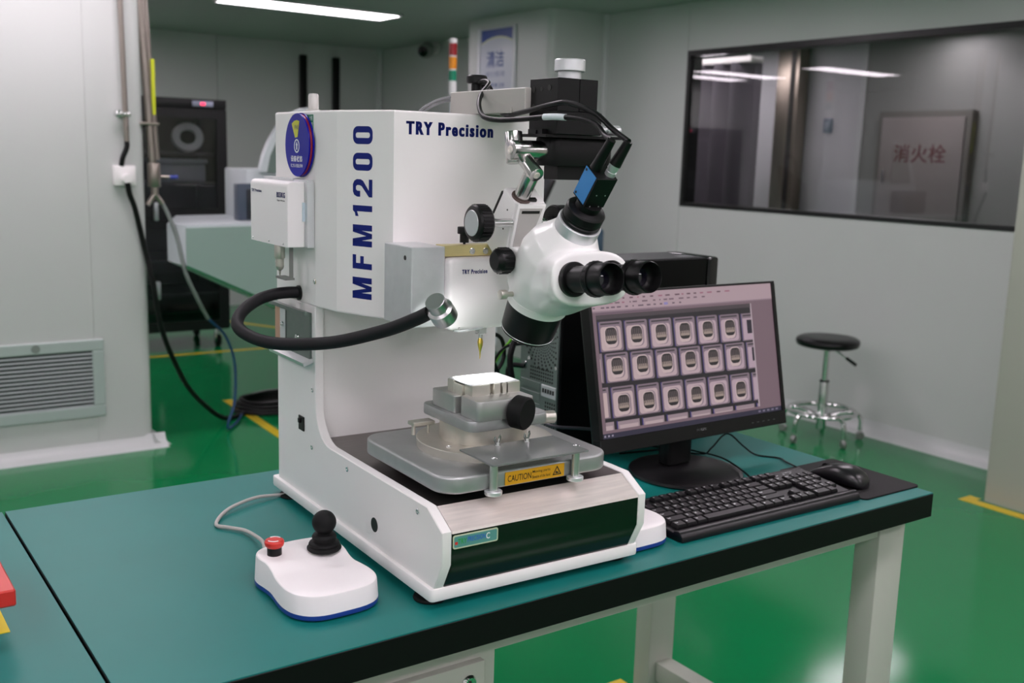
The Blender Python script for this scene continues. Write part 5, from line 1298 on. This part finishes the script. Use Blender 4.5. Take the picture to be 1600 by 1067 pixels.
obj('cord', G().tube([tuple(inv @ Vector(p)) for p in cm], 0.0018), MATS['cable_black'], MS)

# ================================================================== JOYSTICK PODS
def pod_outline(k=1.0, n=10):
    # local y: + is the rear (joystick) end
    pts = [(0.0, -0.0935), (0.030, -0.092), (0.050, -0.083), (0.0625, -0.066), (0.067, -0.045), (0.0662, -0.024), (0.0635, -0.004), (0.0612, 0.014), (0.0620, 0.034), (0.0635, 0.055), (0.0585, 0.075), (0.044, 0.089), (0.020, 0.0935), (0.0, 0.094)]
    full = pts + [(-x, y) for x, y in pts[-2:0:-1]]
    P = spline([Vector((x * k, y * k, 0)) for x, y in full], 3, True)
    return [(p.x, p.y) for p in P]
def top_z(y):
    f = max(0.0, min(1.0, (y + 0.005) / 0.04))
    f = f * f * (3 - 2 * f)
    return 0.0365 + 0.010 * f + 0.05 * max(0, y + 0.02) * 0.03
def joypod(t, joy=True):
    ol = pod_outline()
    def ring(k, zf_):
        return [(x * k, y * k, zf_(y * k)) for x, y in ol]
    b0 = obj('blue_base', G().loft([ring(0.995, lambda y: 0.003), ring(1.0, lambda y: 0.0045), ring(1.0, lambda y: 0.0095)]), BLUEB, t)
    obj('pad_feet', G().prism([(x * .93, y * .93) for x, y in ol], 0, 0.0032), RUBBER, t)
    obj('shell', G().loft([ring(0.998, lambda y: 0.0095), ring(0.975, lambda y: top_z(y) - .004), ring(0.965, lambda y: top_z(y) - .0012), ring(0.945, lambda y: top_z(y)), ring(0.8, lambda y: top_z(y) + .0008), ring(0.5, lambda y: top_z(y) + .001), ring(0.2, lambda y: top_z(y) + .001)]), WHITE2, t)
    if joy:
        jz = top_z(.05) + .0005
        J = Matrix.Translation((0.030, 0.034, jz))
        js = obj('joystick_boot', G().lathe([(0, 0), (0.0225, 0), (0.0245, .002), (0.0245, .004), (0.0225, .006), (0.0215, .0065), (0.0222, .009), (0.021, .0115), (0.0165, .013), (0.0170, .016), (0.0175, .020), (0.0155, .0235), (0.009, .0255), (0.008, .028), (0, .03)], J, 40), RUBBER, t)
        obj('joystick_ball', G().lathe([(0.008, .026), (0.0095, .029)] + [(0.0172 * math.sin(a), .0405 - 0.0172 * math.cos(a)) for a in [0.62 + (PI - .62) * k / 14 for k in range(15)]], J, 36, close=False), RUBBER, js)
        Eb = Matrix.Translation((-0.038, 0.052, jz))
        es = obj('stop_collar', G().cyl((0, 0, 0), (0, 0, .012), 0.0102).box((0, 0, 0), (0, 0, 0)) if False else G().lathe([(0, 0), (0.0102, 0), (0.0102, .012), (0, .012)], Eb, 28), BLACKP, t)
        eb = obj('stop_button', G().lathe([(0, .0115), (0.0105, .0115), (0.0125, .0135), (0.0135, .016), (0.0138, .019), (0.013, .021), (0.0115, .0222), (0, .0224)], Eb, 36), REDP, es)
        for a0 in (0.2, PI + .2):
            arcp = [(0.0098 * math.cos(a0 + k * .22), 0.0098 * math.sin(a0 + k * .22), .0226) for k in range(8)]
            obj('arrow_print', G().tube([tuple(Eb @ Vector(q)) for q in arcp], 0.0008, 6, raw=True), WHT, es)
JP = thing('joystick_controller', 'white joystick controller with red stop button left of the tester', 'controller', (-1.196, 0.176, TZ), math.radians(1.5))
joypod(JP)
inv = (Matrix.Translation((-1.196, 0.176, 0)) @ Matrix.Rotation(math.radians(1.5), 4, 'Z')).inverted()
cc = [(-1.222, 0.262, 0.022), (-1.219, 0.30, 0.022), (-1.204, 0.35, 0.0185), (-1.196, 0.405, 0.010), (-1.198, 0.445, 0.006), (-1.214, 0.474, 0.0045), (-1.226, 0.495, 0.0045), (-1.203, 0.535, 0.005), (-1.172, 0.56, 0.008), (-1.124, 0.583, 0.008), (-1.08, 0.586, 0.0045), (-1.04, 0.58, 0.0045)]
obj('cord', G().tube([tuple(inv @ Vector(p)) for p in cc], 0.0030, 10, 8), GREYC, JP)
JP2 = thing('joystick_controller', 'second white controller mostly hidden behind the front right corner of the tester', 'controller', (-0.684, 0.150, TZ), math.radians(1.0))
joypod(JP2, False)

# ================================================================== RED RACK AT THE LEFT EDGE
RT = wthing('parts_rack', 'red plastic parts rack cut off by the left edge of the picture', 'rack', (-1.62, 0.33, 0))
g = G()
RX1 = -1.553
zt_ = 0.058
obj('yellow_card', G().box((-1.72, 0.262, 0.0), (-1.572, 0.37, 0.0012)), mat('card_yellow', (226, 206, 40), 0.5), RT)
g = G().box((-1.585, 0.245, 0.04), (-1.5655, 0.425, 0.062), 0.002, 1).box((-1.72, 0.245, 0.04), (-1.585, 0.262, 0.062), 0.002, 1).box((-1.72, 0.408, 0.04), (-1.585, 0.425, 0.062), 0.002, 1)
g.box((-1.72, 0.30, 0.044), (-1.585, 0.306, 0.058)).box((-1.72, 0.352, 0.044), (-1.585, 0.358, 0.058))
obj('tray', g, REDP, RT)
for y in (0.275, 0.395):
    obj('leg', G().cyl((-1.592, y, 0.0012), (-1.592, y, 0.042), 0.008), REDP, RT)
obj('leg', G().cyl((-1.70, 0.275, 0.0012), (-1.70, 0.275, 0.042), 0.008), REDP, RT)

# ================================================================== STOOL
SX, SY = 2.475, 2.19
SL = wthing('lab_stool', 'round black stool with chrome five-wheel base near the right wall', 'stool', (SX, SY, FZ))
VIN = mat('stool_vinyl', (12, 12, 13), 0.32, spec=0.3)
st_ = obj('seat', G().lathe([(0, -.275), (0.135, -.275), (0.150, -.268), (0.156, -.252), (0.153, -.238), (0.14, -.229), (0.10, -.225), (0, -.224)], Matrix.Translation((SX, SY, 0)), 48), VIN, SL)
obj('seat_plate', G().box((SX - .06, SY - .06, -.287), (SX + .06, SY + .06, -.274), 0.004), BLACKP, SL)
obj('gas_spring', G().cyl((SX, SY, -.46), (SX, SY, -.285), 0.0145), CHROME, SL)
obj('outer_column', G().cyl((SX, SY, -.70), (SX, SY, -.45), 0.024, bev=.003), CHROME, SL)
obj('column_collar', G().cyl((SX, SY, -.455), (SX, SY, -.448), 0.025), BLACKP, SL)
lv = obj('lever', G().cyl((SX + .03, SY - .01, -.285), (SX + .085, SY - .07, -.34), 0.005), CHROME, SL)
obj('lever_grip', G().cyl((SX + .075, SY - .06, -.33), (SX + .11, SY - .098, -.365), 0.008), BLACKP, lv)
g = G().tube([(SX + .165 * math.cos(k / 24 * 2 * PI), SY + .165 * math.sin(k / 24 * 2 * PI), -.605) for k in range(24)], 0.011, 10, 2, closed=True)
obj('foot_ring', g, CHROME, SL)
for k in range(5):
    a = k / 5 * 2 * PI + 0.62
    c, s = math.cos(a), math.sin(a)
    l = obj('leg', G().tube([(SX + .02 * c, SY + .02 * s, -.635), (SX + .10 * c, SY + .10 * s, -.612), (SX + .165 * c, SY + .165 * s, -.612), (SX + .195 * c, SY + .195 * s, -.64), (SX + .20 * c, SY + .20 * s, -.70)], 0.0115), CHROME, SL)
    obj('caster', G().lathe([(0, -.011), (.017, -.011), (.022, -.006), (.022, .006), (.017, .011), (0, .011)], fr((SX + .20 * c, SY + .20 * s, FZ + .0225), (-s, c, 0)), 24), mat('caster_grey', (150, 150, 148), 0.3, 0.6), l)
